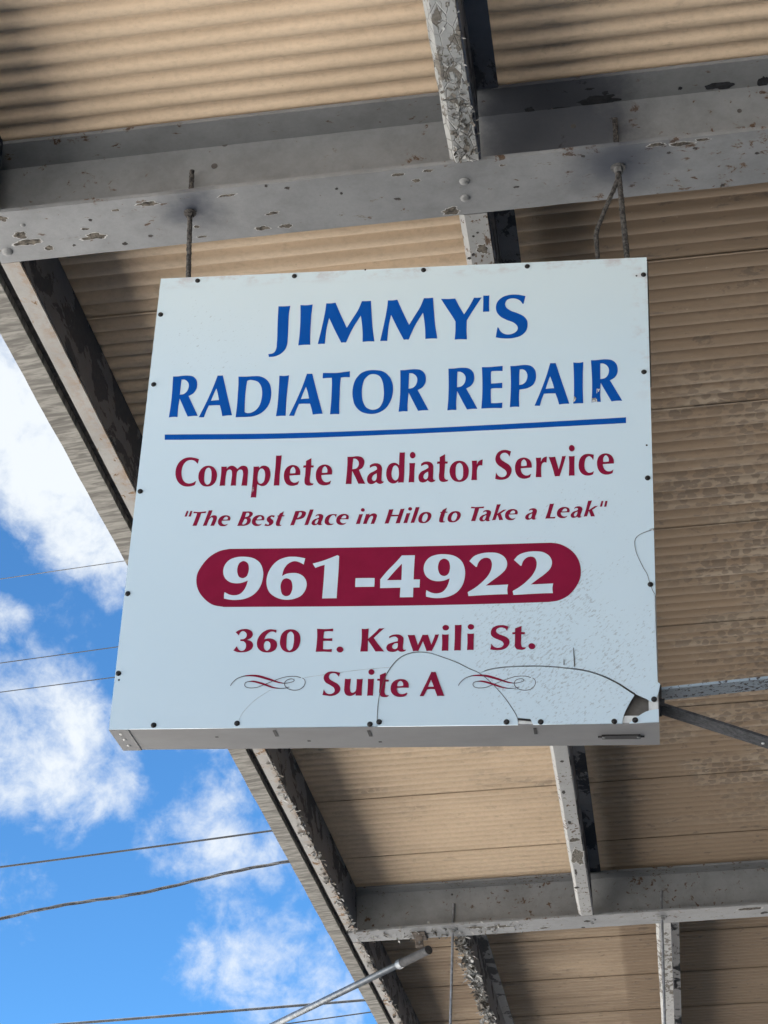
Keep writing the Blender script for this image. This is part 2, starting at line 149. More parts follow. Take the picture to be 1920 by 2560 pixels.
(7,['5180,10915 5150,11009 5103,10952* 5039,10918* 4968,10930* 4924,10987* 4940,11053* 5032,11121* 5142,11188* 5199,11274* 5187,11377* 5111,11442* 5007,11472* 4901,11461* 4806,11445 4830,11310 4879,11392* 4951,11424* 5030,11412* 5077,11357* 5058,11281* 4975,11214* 4856,11137* 4810,11051* 4828,10957* 4922,10888* 5046,10884*'],[(0, 0)]),
(7,['5294,11062 5356,11069* 5427,11064 5419,11183* 5422,11315* 5452,11394* 5496,11400* 5544,11364* 5560,11261* 5560,11072 5621,11077* 5695,11071 5687,11262* 5690,11472 5623,11470* 5552,11470 5554,11420 5499,11457* 5412,11478* 5331,11445* 5292,11360* 5290,11219*'],[(0, 0)]),
(7,['5949,10910* 5943,10940* 5927,10963* 5899,10976* 5871,10975* 5842,10961* 5823,10938* 5815,10908* 5820,10878* 5837,10855* 5865,10843* 5893,10843* 5922,10857* 5940,10880*', '5810,11072 5877,11077* 5947,11073 5943,11266* 5942,11476 5877,11473* 5811,11478 5816,11283*'],[(0, 0)]),
(7,['6210,10926 6208,11007* 6212,11092 6282,11102 6275,11143 6209,11144 6202,11289* 6202,11411* 6233,11467* 6297,11472 6281,11499* 6203,11513* 6115,11493* 6080,11418* 6079,11268* 6078,11124 6020,11117 6023,11074 6079,11075 6075,10982'],[(0, 0)]),
(7,['6733,11297 6597,11295* 6469,11298 6477,11368* 6523,11434* 6602,11450* 6707,11412 6682,11483* 6570,11513* 6447,11494* 6356,11413* 6329,11300* 6356,11188* 6432,11114* 6554,11088* 6669,11118* 6730,11212*', '6473,11259 6543,11260* 6607,11252 6601,11182* 6547,11131* 6500,11153* 6474,11209*'],[(0, 0)]),
(7,['7226,10925 7275,10931* 7320,10927 7404,11166* 7530,11506 7448,11501* 7370,11504 7341,11418* 7313,11343 7226,11338* 7144,11344 7107,11424* 7071,11503 7031,11503* 6984,11502 7052,11339* 7141,11134*', '7225,11113 7260,11202* 7291,11283 7224,11282* 7160,11281 7187,11206*'],[(0, 0)]),
(9,['2402,7743 2182,7789* 1948,7935* 1777,8163* 1686,8391* 1683,8561* 1742,8779* 1907,9011* 2120,9171* 2389,9234 5543,9280* 7826,9291* 8696,9285* 9820,9271 10044,9234* 10251,9124* 10424,8917* 10520,8708* 10542,8515* 10506,8282* 10394,8064* 10220,7903* 10046,7816* 9871,7783 7791,7795* 5472,7788*'],[(0,0)]),
(8,['548,4596 3387,4667* 6288,4664* 8950,4610* 11620,4537 11617,4689 8951,4752* 6293,4796* 3397,4811* 562,4742'],[(0,0)])]
SWIRLS=[[(2700, 11193, 3), (2744, 11115, 6), (2828, 11029, 11), (2940, 10978, 14), (3046, 10956, 22), (3203, 10955, 35), (3337, 10975, 43), (3489, 11021, 43), (3658, 11080, 35), (3793, 11128, 26), (3927, 11151, 13), (4041, 11138, 10), (4129, 11110, 10), (4149, 11081, 8), (4109, 11052, 8), (4035, 11053, 10), (3964, 11090, 10), (3931, 11159, 13), (3965, 11239, 13), (4052, 11301, 11), (4168, 11323, 10), (4281, 11304, 10), (4367, 11236, 10), (4399, 11140, 10), (4373, 11061, 8), (4330, 11034, 10)], [(4297, 11025, 13), (4196, 10994, 13), (4080, 10987, 11), (3933, 11002, 10), (3772, 11052, 10), (3628, 11111, 11), (3468, 11179, 11), (3323, 11238, 10), (3176, 11257, 10), (3067, 11234, 10), (3025, 11181, 10), (3042, 11123, 11), (3115, 11100, 14), (3214, 11096, 29), (3332, 11124, 35), (3467, 11170, 35), (3603, 11224, 32), (3704, 11257, 22), (3836, 11275, 13), (3951, 11270, 10), (4048, 11243, 5)]]
SWIRL_OFF=[(0, 0), (5135, 75)]
CRACK_A=[(6065, 12232), (6060, 11931), (6068, 11627), (6106, 11366), (6206, 11016), (6320, 10796), (6477, 10599), (6679, 10483), (6925, 10442), (7173, 10469), (7463, 10572), (7794, 10710), (8042, 10847), (8288, 10969), (8493, 11139), (8699, 11360), (8903, 11623), (9066, 11883), (9147, 12055), (9173, 12269)]
CRACK_B=[(8288, 10969), (8570, 10886), (8894, 10843), (9298, 10832), (9702, 10839), (10104, 10876), (10544, 10940), (10903, 11046), (11298, 11247), (11689, 11524), (11942, 11656)]
CRACK_D=[(12279, 7511), (12138, 7525), (11964, 7584), (11821, 7669), (11755, 7809), (11782, 8058), (11856, 8271), (11944, 8484), (12019, 8625), (12067, 8835), (12133, 9044), (12207, 9183)]
CRACK_H=[(11689, 11533), (11567, 11745), (11464, 11956), (11414, 12126), (11400, 12294)]
HOLE_E=[(11942, 11656), (12079, 11688), (12181, 11540), (12248, 11240)]
CHIP=[(11519, 12220), (11678, 12086), (11917, 11928), (12153, 11872), (12232, 11864), (12222, 12228)]
GAPB=[(9107, 12038), (9446, 12067), (9487, 12272), (9109, 12268)]
FAINT1=[(2947, 12047), (3027, 11847), (3220, 11607), (3437, 11428), (3620, 11309)]
FAINT2=[(105, 10006), (556, 10141), (981, 10442), (1426, 10989), (1741, 11445), (1920, 11934)]
FAINT3=[(4378, 11018), (4817, 10955), (5382, 10880), (5822, 10834), (6297, 10800)]
SCREWS=[(965, 120), (3447, 108), (6707, 97), (9281, 122), (12112, 519), (102, 1100), (128, 3157), (98, 6146), (79, 8847), (76, 10848), (12063, 3304), (12085, 6173), (12085, 8889), (12100, 11648), (1023, 12117), (2920, 12096), (5903, 12153), (6106, 12101), (8906, 12135), (9650, 12144), (11237, 12152), (11683, 12126)]
PINHOLES=[(5237, 6), (104, 11007), (12083, 5302), (11944, 538)]
PATCHES= [(-1.4577, 3.8993, 0.0181, 0.0124, 0), (-1.4457, 3.9325, 0.0376, 0.0116, 0), (-1.4878, 3.8249, 0.0143, 0.0102, 0), (-1.3999, 3.9647, 0.0116, 0.0097, 0), (-1.2663, 3.9387, 0.0315, 0.0125, 0), (-1.2831, 3.9039, 0.0096, 0.0047, 0), (-1.0963, 3.828, 0.0273, 0.0083, 0), (-1.1955, 3.9821, 0.0067, 0.0058, 2), (-0.7832, 3.9214, 0.0156, 0.0066, 0), (-0.8191, 3.9775, 0.0169, 0.0077, 0), (-0.7567, 3.9781, 0.0145, 0.0087, 0), (-0.8847, 3.8302, 0.0201, 0.0046, 0), (-0.9903, 3.9435, 0.0072, 0.0057, 0), (-0.9843, 3.9865, 0.0134, 0.0039, 0), (-1.2596, 3.8693, 0.0048, 0.0047, 2), (-1.3313, 3.9661, 0.0043, 0.0039, 2), (-1.1831, 3.8404, 0.0107, 0.0037, 0), (-0.7766, 3.8088, 0.0035, 0.0045, 2), (-0.7253, 3.8259, 0.0071, 0.0046, 2), (-0.5991, 3.8508, 0.0035, 0.0037, 2), (-0.5902, 3.8703, 0.0041, 0.0046, 2), (-1.1204, 3.9614, 0.0061, 0.0048, 2), (-0.317, 3.9904, 0.0193, 0.0134, 0), (-0.4356, 3.8213, 0.0141, 0.0054, 0), (-0.3576, 3.8187, 0.014, 0.0054, 0), (0.2862, 3.8213, 0.0243, 0.008, 0), (0.2254, 3.8138, 0.0232, 0.0062, 0), (0.3383, 3.8131, 0.0173, 0.0053, 0), (0.39, 4.002, 0.0054, 0.0057, 2), (0.4768, 3.889, 0.0053, 0.0045, 2), (0.254, 3.85, 0.0058, 0.0036, 2), (0.321, 3.8432, 0.0052, 0.0036, 2), (-0.1683, 3.8284, 0.007, 0.0036, 0), (-0.1403, 3.9204, 0.0071, 0.0037, 2), (0.0381, 3.8284, 0.0052, 0.0045, 2), (-0.4487, 3.9179, 0.0083, 0.0047, 2), (-0.3916, 3.8519, 0.0094, 0.0064, 0), (0.0944, 3.888, 0.0554, 0.0197, 1), (0.4072, 3.8836, 0.0335, 0.0151, 1), (0.1106, 3.8629, 0.0084, 0.0071, 1), (0.1448, 3.9199, 0.0109, 0.0072, 1), (0.5204, 3.8847, 0.0131, 0.0195, 1), (-0.0098, 3.9042, 0.0272, 0.0054, 1), (-0.0886, 3.8957, 0.0121, 0.009, 1), (0.3056, 3.8774, 0.006, 0.0053, 1), (0.0724, 3.8415, 0.0119, 0.0035, 1), (-0.2592, 8.8167, 0.0243, 0.0246, 0), (-0.2558, 9.0539, 0.0287, 0.1092, 3), (-0.2571, 7.8274, 0.0068, 0.0112, 2), (-0.2718, 8.1893, 0.007, 0.0193, 2), (-0.2673, 8.5781, 0.0091, 0.0183, 2), (-0.2858, 9.5219, 0.014, 0.0124, 2), (-0.275, 9.285, 0.0049, 0.0417, 2), (-0.2497, 4.1651, 0.0147, 0.0227, 0), (-0.2778, 4.1863, 0.0045, 0.0066, 2), (-0.2698, 4.1067, 0.004, 0.0036, 2), (-0.2572, 4.0925, 0.004, 0.0036, 2), (-0.2907, 4.201, 0.0049, 0.0052, 2), (-0.4907, 10.1554, 0.0232, 0.0139, 0), (-0.2581, 10.0861, 0.0167, 0.0137, 2), (-0.2846, 10.1918, 0.0106, 0.0104, 2), (0.5948, 10.0506, 0.0624, 0.0202, 0), (0.68, 10.1356, 0.0209, 0.017, 2), (-0.7304, 10.0804, 0.0629, 0.0171, 0), (-0.8578, 10.0711, 0.0472, 0.0206, 0)]
# ---------------------------------------------------------------- helpers
R = random.Random(11)
def link(o): C.objects.link(o); return o
def tag(o, label=None, cat=None, group=None, kind=None):
    if label: o['label'] = label
    if cat: o['category'] = cat
    if group: o['group'] = group
    if kind: o['kind'] = kind
    return o
def empty(name, mw, label=None, cat=None, group=None):
    o = bpy.data.objects.new(name, None); o.empty_display_size = .2; link(o); o.matrix_world = mw
    return tag(o, label, cat, group)
def obj(name, bm, m, parent=None, loc=None, rot=None, smooth=False):
    me = bpy.data.meshes.new(name); bmesh.ops.recalc_face_normals(bm, faces=bm.faces); bm.to_mesh(me); bm.free()
    if m: me.materials.append(m)
    if smooth:
        for p in me.polygons: p.use_smooth = True
    o = bpy.data.objects.new(name, me); link(o)
    if parent: o.parent = parent
    if loc: o.location = loc
    if rot: o.rotation_euler = rot
    return o
def box(bm, x0, x1, y0, y1, z0, z1):
    v = [bm.verts.new(p) for p in ((x0,y0,z0),(x1,y0,z0),(x1,y1,z0),(x0,y1,z0),(x0,y0,z1),(x1,y0,z1),(x1,y1,z1),(x0,y1,z1))]
    for f in ((0,3,2,1),(4,5,6,7),(0,1,5,4),(1,2,6,5),(2,3,7,6),(3,0,4,7)): bm.faces.new([v[i] for i in f])
def boxm(*a):
    bm = bmesh.new(); box(bm, *a); return bm
def bevel(bm, w, seg=2):
    bmesh.ops.bevel(bm, geom=bm.edges[:], offset=w, segments=seg, affect='EDGES', profile=.6); return bm
def tube(bm, pts, r, n=10, cap=True, rfun=None):
    pts = [Vector(p) for p in pts]; rings = []
    ref = None
    for i, p in enumerate(pts):
        t = (pts[min(i+1, len(pts)-1)]-pts[max(i-1, 0)]).normalized()
        if ref is None: ref = t.orthogonal().normalized()
        ref = (ref - t*ref.dot(t)).normalized(); b = t.cross(ref)
        rings.append([bm.verts.new(p + (ref*math.cos(a)+b*math.sin(a))*(rfun(i, k) if rfun else r)) for k, a in enumerate(2*math.pi*j/n for j in range(n))])
    for A, B in zip(rings, rings[1:]):
        for j in range(n): bm.faces.new((A[j], A[(j+1) % n], B[(j+1) % n], B[j]))
    if cap: bm.faces.new(rings[0][::-1]); bm.faces.new(rings[-1])
def cyl(bm, c, r, h, n=16, axis='z', r2=None):
    r2 = r if r2 is None else r2
    def P(a, rr, t):
        x, y = rr*math.cos(a), rr*math.sin(a)
        q = (x, y, t) if axis == 'z' else ((x, t, y) if axis == 'y' else (t, x, y))
        return Vector(c)+Vector(q)
    A = [bm.verts.new(P(2*math.pi*i/n, r, 0)) for i in range(n)]; B = [bm.verts.new(P(2*math.pi*i/n, r2, h)) for i in range(n)]
    for i in range(n): bm.faces.new((A[i], A[(i+1) % n], B[(i+1) % n], B[i]))
    bm.faces.new(A[::-1]); bm.faces.new(B)
def fbm(x, y, z=0., o=4):
    s, a = 0., 1.
    for i in range(o): s += a*noise.noise(Vector((x, y, z))); x, y, z, a = x*2.1, y*2.1, z*2.1, a*.5
    return s
# ---------------------------------------------------------------- material kit
class M:
    def __init__(s, name, rough=.6, metal=0., spec=.5):
        s.m = bpy.data.materials.new(name); s.m.use_nodes = True; s.t = s.m.node_tree
        s.b = s.t.nodes['Principled BSDF']; s.b.inputs['Roughness'].default_value = rough
        s.b.inputs['Metallic'].default_value = metal; s.b.inputs['Specular IOR Level'].default_value = spec
        s.co = s.n('ShaderNodeTexCoord').outputs['Object']
    def n(s, t, **k):
        n = s.t.nodes.new(t)
        for a, v in k.items(): setattr(n, a, v)
        return n
    def l(s, a, b): s.t.links.new(a, b)
    def mapv(s, scale=(1, 1, 1), loc=(0, 0, 0), rot=(0, 0, 0), src=None):
        m = s.n('ShaderNodeMapping'); m.inputs['Scale'].default_value = scale; m.inputs['Location'].default_value = loc; m.inputs['Rotation'].default_value = rot
        s.l(src or s.co, m.inputs[0]); return m.outputs[0]
    def noise(s, scale, detail=6, rough=.6, v=(1, 1, 1), loc=(0, 0, 0), dist=0., rot=(0, 0, 0)):
        n = s.n('ShaderNodeTexNoise'); s.l(s.mapv(v, loc, rot), n.inputs['Vector'])
        n.inputs['Scale'].default_value = scale; n.inputs['Detail'].default_value = detail; n.inputs['Roughness'].default_value = rough; n.inputs['Distortion'].default_value = dist
        return n.outputs[0]
    def vor(s, scale, v=(1, 1, 1), feature='F1', rnd=1.):
        n = s.n('ShaderNodeTexVoronoi', feature=feature); s.l(s.mapv(v), n.inputs['Vector']); n.inputs['Scale'].default_value = scale; n.inputs['Randomness'].default_value = rnd
        return n.outputs[0]
    def step(s, x, a, b, lo=0., hi=1., smooth=True):
        n = s.n('ShaderNodeMapRange', interpolation_type='SMOOTHSTEP' if smooth else 'LINEAR')
        s.put(x, n.inputs['Value']); n.inputs['From Min'].default_value = a; n.inputs['From Max'].default_value = b
        n.inputs['To Min'].default_value = lo; n.inputs['To Max'].default_value = hi; return n.outputs[0]
    def put(s, v, i):
        if isinstance(v, (int, float)): i.default_value = v
        elif isinstance(v, tuple): i.default_value = v if len(v) == len(i.default_value) else tuple(v)+(1,)
        else: s.l(v, i)
    def math(s, op, a, b=None, clamp=False):
        n = s.n('ShaderNodeMath', operation=op, use_clamp=clamp); s.put(a, n.inputs[0])
        if b is not None: s.put(b, n.inputs[1])
        return n.outputs[0]
    def mix(s, f, a, b, mode='MIX'):
        n = s.n('ShaderNodeMix', data_type='RGBA', blend_type=mode); s.put(f, n.inputs[0]); s.put(a, n.inputs[6]); s.put(b, n.inputs[7]); return n.outputs[2]
    def xyz(s):
        n = s.n('ShaderNodeSeparateXYZ'); s.l(s.co, n.inputs[0]); return n.outputs
    def bump(s, h, strength=.5, dist=.002):
        n = s.n('ShaderNodeBump'); n.inputs['Strength'].default_value = strength; n.inputs['Distance'].default_value = dist
        s.l(h, n.inputs['Height'])
        if s.b.inputs['Normal'].is_linked: s.l(s.b.inputs['Normal'].links[0].from_socket, n.inputs['Normal'])
        s.l(n.outputs[0], s.b.inputs['Normal'])
    def color(s, c): s.put(c, s.b.inputs['Base Color'])
    def rough(s, c): s.put(c, s.b.inputs['Roughness'])

def plain(name, col, rough=.6, metal=0., var=.15, scale=20):
    m = M(name, rough, metal, .1 if 'vinyl' in name else .5); n = m.noise(scale, 6)
    d = tuple(c*(1-var*1.6) for c in col); l = tuple(min(1, c*(1+var)) for c in col)
    m.color(m.mix(m.step(n, .3, .7), d, l)); return m.m
def painted(name, col, chips, chipscale=22, grime=.4, v=(1, 1, 1), bump=.5, rustcol=(.07, .045, .03), rustedge=(.13, .085, .055), seed=0., extra=None):
    """grey paint over steel: chips of bare rusty metal, a rusty rim round them, dirt and drips"""
    m = M(name, .62)
    a = m.noise(chipscale, 9, .68, v, (seed, seed*.7, 3.1), .4)
    big = m.noise(1.7, 3, .5, (1, 1, 1), (seed*2, 1.2, 0))
    thr = m.math('ADD', a, m.math('MULTIPLY', m.math('SUBTRACT', big, .5), .38))
    if extra: thr = m.math('ADD', thr, extra(m))
    t = .72-chips
    chip = m.step(thr, t, t+.012); rim = m.step(thr, t-.035, t+.005)
    dirt = m.noise(6, 8, .7, (1, 1, 1), (seed, 5, 0)); fine = m.noise(90, 5, .7, (1, 1, 1), (0, seed, 0))
    c = m.mix(m.step(dirt, .35, .75, 0, grime), col, tuple(k*.5 for k in col))
    c = m.mix(m.step(fine, .35, .75, 0, .22), c, tuple(k*.6 for k in col))
    c = m.mix(m.math('MULTIPLY', rim, .55), c, rustedge)
    bare = m.mix(m.step(m.noise(60, 6, .7), .35, .7), rustcol, rustedge)
    c = m.mix(chip, c, bare); m.color(c); m.rough(m.mix(chip, (.5, .5, .5), (.95, .95, .95)))
    inv = m.math('SUBTRACT', 1., chip); m.bump(inv, bump, .0016)
    m.bump(m.noise(35, 6, .65, (1, 1, 1), (0, 0, seed)), .25, .004)
    return m
GREY = (.232, .240, .246)
def hanger_blotch(m):
    """dark blotches round the two hanger nuts"""
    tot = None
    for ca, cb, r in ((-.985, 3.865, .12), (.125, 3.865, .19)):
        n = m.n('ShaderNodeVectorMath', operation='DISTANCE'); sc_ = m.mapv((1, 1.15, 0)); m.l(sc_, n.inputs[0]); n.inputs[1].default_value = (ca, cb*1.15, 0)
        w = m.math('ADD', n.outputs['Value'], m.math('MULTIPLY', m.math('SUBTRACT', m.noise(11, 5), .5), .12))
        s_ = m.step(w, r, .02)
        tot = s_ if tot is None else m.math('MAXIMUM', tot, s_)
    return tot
def girder_mat():
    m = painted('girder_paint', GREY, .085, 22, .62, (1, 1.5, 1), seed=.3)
    z = m.xyz()[2]; blotch = m.math('MULTIPLY', hanger_blotch(m), m.step(z, .03, .012))
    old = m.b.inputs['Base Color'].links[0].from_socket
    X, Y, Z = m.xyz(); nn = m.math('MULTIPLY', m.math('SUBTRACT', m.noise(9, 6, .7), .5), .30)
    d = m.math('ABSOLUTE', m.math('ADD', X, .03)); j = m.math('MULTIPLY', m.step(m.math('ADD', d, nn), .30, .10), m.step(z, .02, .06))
    j = m.math('MULTIPLY', j, m.step(X, -.235, -.215))  # dark patch right of the purlin: shade and grime put into the colour
    c_ = m.mix(m.math('MULTIPLY', blotch, .86), old, (.04, .048, .068)); m.color(m.mix(m.math('MULTIPLY', j, .80), c_, (.035, .04, .055)))
    return m.m
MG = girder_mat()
MG2 = painted('girder_paint_worn', GREY, .10, 34, .62, (1, 1.3, 1), seed=1.9).m
MP = painted('purlin_paint', (.30, .305, .30), .085, 30, .35, (1.6, 1, 1), seed=4.4, extra=lambda m: m.step(m.xyz()[1], 3.3, 3.75, 0, .0)).m
def flaking(name, amount, seed):
    m = painted(name, (.36, .365, .355), amount, 24, .45, (1.5, .75, 1), .9, seed=seed, rustcol=(.12, .108, .093), rustedge=(.20, .185, .16))
    cr = m.vor(26, (1.6, .7, 1), 'DISTANCE_TO_EDGE'); m.bump(m.step(cr, 0, .05), .8, .003)
    old = m.b.inputs['Base Color'].links[0].from_socket
    m.color(m.mix(m.math('MULTIPLY', m.step(cr, .035, .0), m.step(m.noise(5, 4), .42, .6)), old, (.10, .095, .088)))
    return m.m
MFL = flaking('flaking_paint', .16, 2.2); MFH = flaking('heavily_flaking_paint', .22, 6.1)
def edge_mat():
    m = painted('edge_beam_paint', (.33, .32, .30), .10, 22, .5, (1.2, .8, 1), .7, seed=8.1, rustcol=(.10, .06, .035), rustedge=(.32, .19, .09))
    x = m.xyz()[0]
    r = m.math('MULTIPLY', m.step(m.noise(11, 9, .75, (1.2, .8, 1)), .44, .62), m.step(x, -1.552, -1.492))
    old = m.b.inputs['Base Color'].links[0].from_socket
    m.color(m.mix(m.math('MULTIPLY', r, .85), old, (.25, .15, .075))); return m.m
MED = edge_mat()
def shaded_web_mat():
    m = painted('shaded_web_paint', (.062, .074, .104), .20, 8, .7, (1, .5, 1), .6, seed=3.7, rustcol=(.014, .018, .030), rustedge=(.035, .037, .047)); return m.m  # web and top-flange shade is in the base colour; blotches are grime
MWEB = shaded_web_mat()
# corrugated roof underside
def deck_mat():
    m = M('roof_sheet_paint', .72); X, Y, Z = m.xyz()
    base = m.mix(m.step(m.noise(3, 6, .6, (.8, 1.5, 1)), .3, .7), (.60, .465, .325), (.66, .515, .365))
    base = m.mix(m.step(m.noise(60, 6, .72, (.8, 1.2, 1)), .40, .75, 0, .42), base, (.40, .31, .215))
    # where the sheets have gone brown: mostly right of the first purlin and further back
    zone = m.math('MAXIMUM', m.math('MULTIPLY', m.step(X, -.22, -.05), m.step(Y, 3.6, 4.6, .38, 1.)), m.step(Y, 10.05, 10.15, 0, .72))
    zone = m.math('MAXIMUM', zone, m.step(Y, 3.95, 4.6, 0, .30))
    streak = m.noise(1, 6, .62, (1.3, 38, 1), (0, 0, 0)); blot = m.noise(1, 7, .66, (9, 24, 1), (3, 1, 0), .35); broad = m.noise(1, 4, .5, (1.1, 1.9, 1), (7, 2, 0))
    g = m.math('ADD', m.math('MULTIPLY', m.math('SUBTRACT', broad, .5), .9), m.math('MULTIPLY', m.math('SUBTRACT', streak, .5), .55))
    film = m.step(m.math('ADD', zone, m.math('MULTIPLY', g, .9)), .25, .95)
    c = m.mix(m.math('MULTIPLY', film, .88), base, (.245, .178, .118))
    # scalloped patches where the grime film has let go or gathered, two per corrugation
    sc_ = m.n('ShaderNodeTexVoronoi', feature='F1'); m.l(m.mapv((27, 44, 1)), sc_.inputs['Vector']); sc_.inputs['Scale'].default_value = 1; sc_.inputs['Randomness'].default_value = .8
    sp = m.step(m.math('ADD', sc_.outputs[0], m.math('MULTIPLY', m.math('SUBTRACT', m.noise(1, 5, .6, (40, 60, 1)), .5), .7)), .56, .42)
    pres = m.step(m.math('ADD', m.math('MULTIPLY', m.noise(1, 4, .6, (2.1, 3.4, 1), (9, 9, 0)), 1.), m.step(X, -.1, .8, -.16, .12)), .36, .60)
    pres = m.math('MULTIPLY', pres, m.step(Y, 4.6, 5.6)); pres = m.math('MULTIPLY', pres, m.step(Y, 9.9, 8.6))
    lightp = m.math('MULTIPLY', pres, m.step(m.noise(1, 5, .6, (3.1, 14, 1), (1, 4, 0)), .42, .60))
    c = m.mix(m.math('MULTIPLY', lightp, .6), c, (.46, .385, .295))
    c = m.mix(m.math('MULTIPLY', m.math('MULTIPLY', sp, pres), .62), c, (.15, .118, .09))
    bl = m.math('MULTIPLY', m.step(blot, .58, .66), m.math('MULTIPLY', zone, .7)); c = m.mix(bl, c, (.16, .125, .095))
    lightflake = m.math('MULTIPLY', m.step(m.noise(1, 8, .7, (26, 60, 1), (2, 8, 0)), .64, .69), zone)
    c = m.mix(m.math('MULTIPLY', lightflake, .6), c, (.50, .42, .32))
    # little dark pits and webs in the clean bays
    pit = m.step(m.math('ADD', m.noise(1, 6, .75, (75, 95, 1), (5, 5, 0)), m.math('MULTIPLY', m.math('SUBTRACT', m.noise(2.2, 4, .6), .5), .25)), .675, .72)
    c = m.mix(m.math('MULTIPLY', pit, .6), c, (.14, .11, .085))
    m.color(c); m.bump(m.noise(1, 7, .7, (30, 60, 1)), .18, .002); m.bump(pit, -.4, .002)
    return m.m
MD = deck_mat()
def fascia_mat():
    m = M('weathered_fascia', .85)
    w = m.noise(1, 7, .62, (7, 42, 4), (0, 0, 0), .8, (0, 0, .35)); w2 = m.noise(1, 5, .6, (16, 95, 8), (3, 3, 3), .5, (0, 0, .2))
    c = m.mix(m.step(w, .38, .64), (.16, .152, .136), (.35, .335, .30)); c = m.mix(m.step(w2, .55, .72, 0, .6), c, (.10, .093, .083))
    m.color(c); m.bump(w, .5, .004); m.bump(w2, .3, .002); return m.m
MF = fascia_mat()
MRIM = plain('lifted_paint', (.42, .42, .41), .7, 0, .2, 80)
MDARK = plain('recess_shade', (.085, .078, .072), .9, 0, .3, 40)
MBOLT = plain('painted_bolt', (.20, .205, .205), .5, 0, .2, 60)
MRUST = M('rusty_rod', .9); _n = MRUST.noise(120, 8, .7)
MRUST.color(MRUST.mix(MRUST.step(_n, .38, .66), (.014, .013, .014), (.115, .105, .095))); MRUST.bump(_n, .9, .003); MRUST = MRUST.m
MCLEANROD = plain('zinc_rod', (.22, .23, .25), .45, .3, .2, 40)
MPIPE = M('galvanised_pipe', .38, .55); _n = MPIPE.noise(30, 7, .6, (1, 1, 1)); MPIPE.color(MPIPE.mix(MPIPE.step(_n, .35, .7), (.17, .185, .20), (.27, .29, .31))); MPIPE = MPIPE.m
MPIPED = plain('pipe_coupling_steel', (.045, .045, .048), .7, 0, .3, 40)

# ---------------------------------------------------------------- ground and wall
gm = M('concrete', .9); _n = gm.noise(.6, 9, .65); _k = gm.noise(14, 8, .7)
gm.color(gm.mix(gm.step(_k, .3, .8, 0, .35), gm.mix(gm.step(_n, .35, .65), (.46, .44, .41), (.56, .54, .51)), (.34, .32, .30))); gm.bump(_k, .3, .01)
bm = bmesh.new(); v = [bm.verts.new(p) for p in ((-900, -900, 0), (900, -900, 0), (900, 900, 0), (-900, 900, 0))]; bm.faces.new(v)
tag(obj('ground', bm, gm.m), kind='structure')
am = M('asphalt', .92); _n = am.noise(40, 8, .75); am.color(am.mix(am.step(_n, .3, .7), (.045, .045, .047), (.085, .083, .08))); am.bump(_n, .5, .01)
bm = bmesh.new(); v = [bm.verts.new(p) for p in ((-30, -300, .004), (-19, -300, .004), (-19, 300, .004), (-30, 300, .004))]; bm.faces.new(v)
tag(obj('road', bm, am.m), kind='structure')

# ---------------------------------------------------------------- canopy frame of reference
CM = Matrix(((0.98472050, 0.16280637, -0.06180305), (-0.16080923, 0.98632684, 0.03605226), (0.06682754, -0.02556290, 0.99743702)))
ZL = 3.203                                   # height of the steel's underside above the eye, measured square to the roof
CO = CM @ Vector((0, 0, ZL)) + Vector((0, 0, CAMH))
CMAT = Matrix.Translation(CO) @ CM.to_4x4()
def cw(a, b, n): return CMAT @ Vector((a, b, n-ZL))
canopy = empty('steel_canopy', CMAT, 'weathered steel canopy of grey beams under tan corrugated roof sheets, the sign hung from it', 'canopy')
B0, B1, AL, AR = -2.35, 28.85, -1.65, 3.6  # far bays added out of view to hold back light from ahead
TOP = .245
# roof sheets, twelve corrugations each, lapped
PITCHC = .82/12
def sheet_mesh(k):
    bm = bmesh.new(); rnd = random.Random(k*3+1); L = .82+.055; n = int(L/PITCHC*12)
    xs = [-1.60+i*(AR+1.60)/10 for i in range(11)]; grid = []
    lift = rnd.uniform(-.0012, .0012)
    for j in range(n+1):
        y = L*j/n; z = math.cos(2*math.pi*y/PITCHC + 3.4 + .45*math.sin(2*math.pi*y/PITCHC + 3.4))*.0108 + (-.0026 + .0052*(y/L)) + lift*.5
        row = []
        for x in xs: row.append(bm.verts.new((x, y, z + .0004*noise.noise(Vector((x*1.3, y*3, k))))))
        grid.append(row)
    for j in range(n):
        for i in range(10): bm.faces.new((grid[j][i], grid[j][i+1], grid[j+1][i+1], grid[j+1][i]))
    up = [[bm.verts.new(v.co+Vector((0, 0, .0011))) for v in row] for row in grid]
    for j in range(n):
        for i in range(10): bm.faces.new((up[j][i+1], up[j][i], up[j+1][i], up[j+1][i+1]))
        for i in (0, 10): bm.faces.new((grid[j][i], grid[j+1][i], up[j+1][i], up[j][i]) if i == 0 else (grid[j+1][i], grid[j][i], up[j][i], up[j+1][i]))
    for i in range(10):
        bm.faces.new((grid[0][i+1], grid[0][i], up[0][i], up[0][i+1])); bm.faces.new((grid[n][i], grid[n][i+1], up[n][i+1], up[n][i]))
    return bm
k0 = int(math.floor((B0-4.628)/.82))
for k in range(k0, int((B1-4.628)/.82)+1):
    bm = sheet_mesh(k)
    for vv in bm.verts: vv.co.y += 4.628+.82*k; vv.co.z += TOP+.0145
    obj('roof_sheet', bm, MD, canopy)
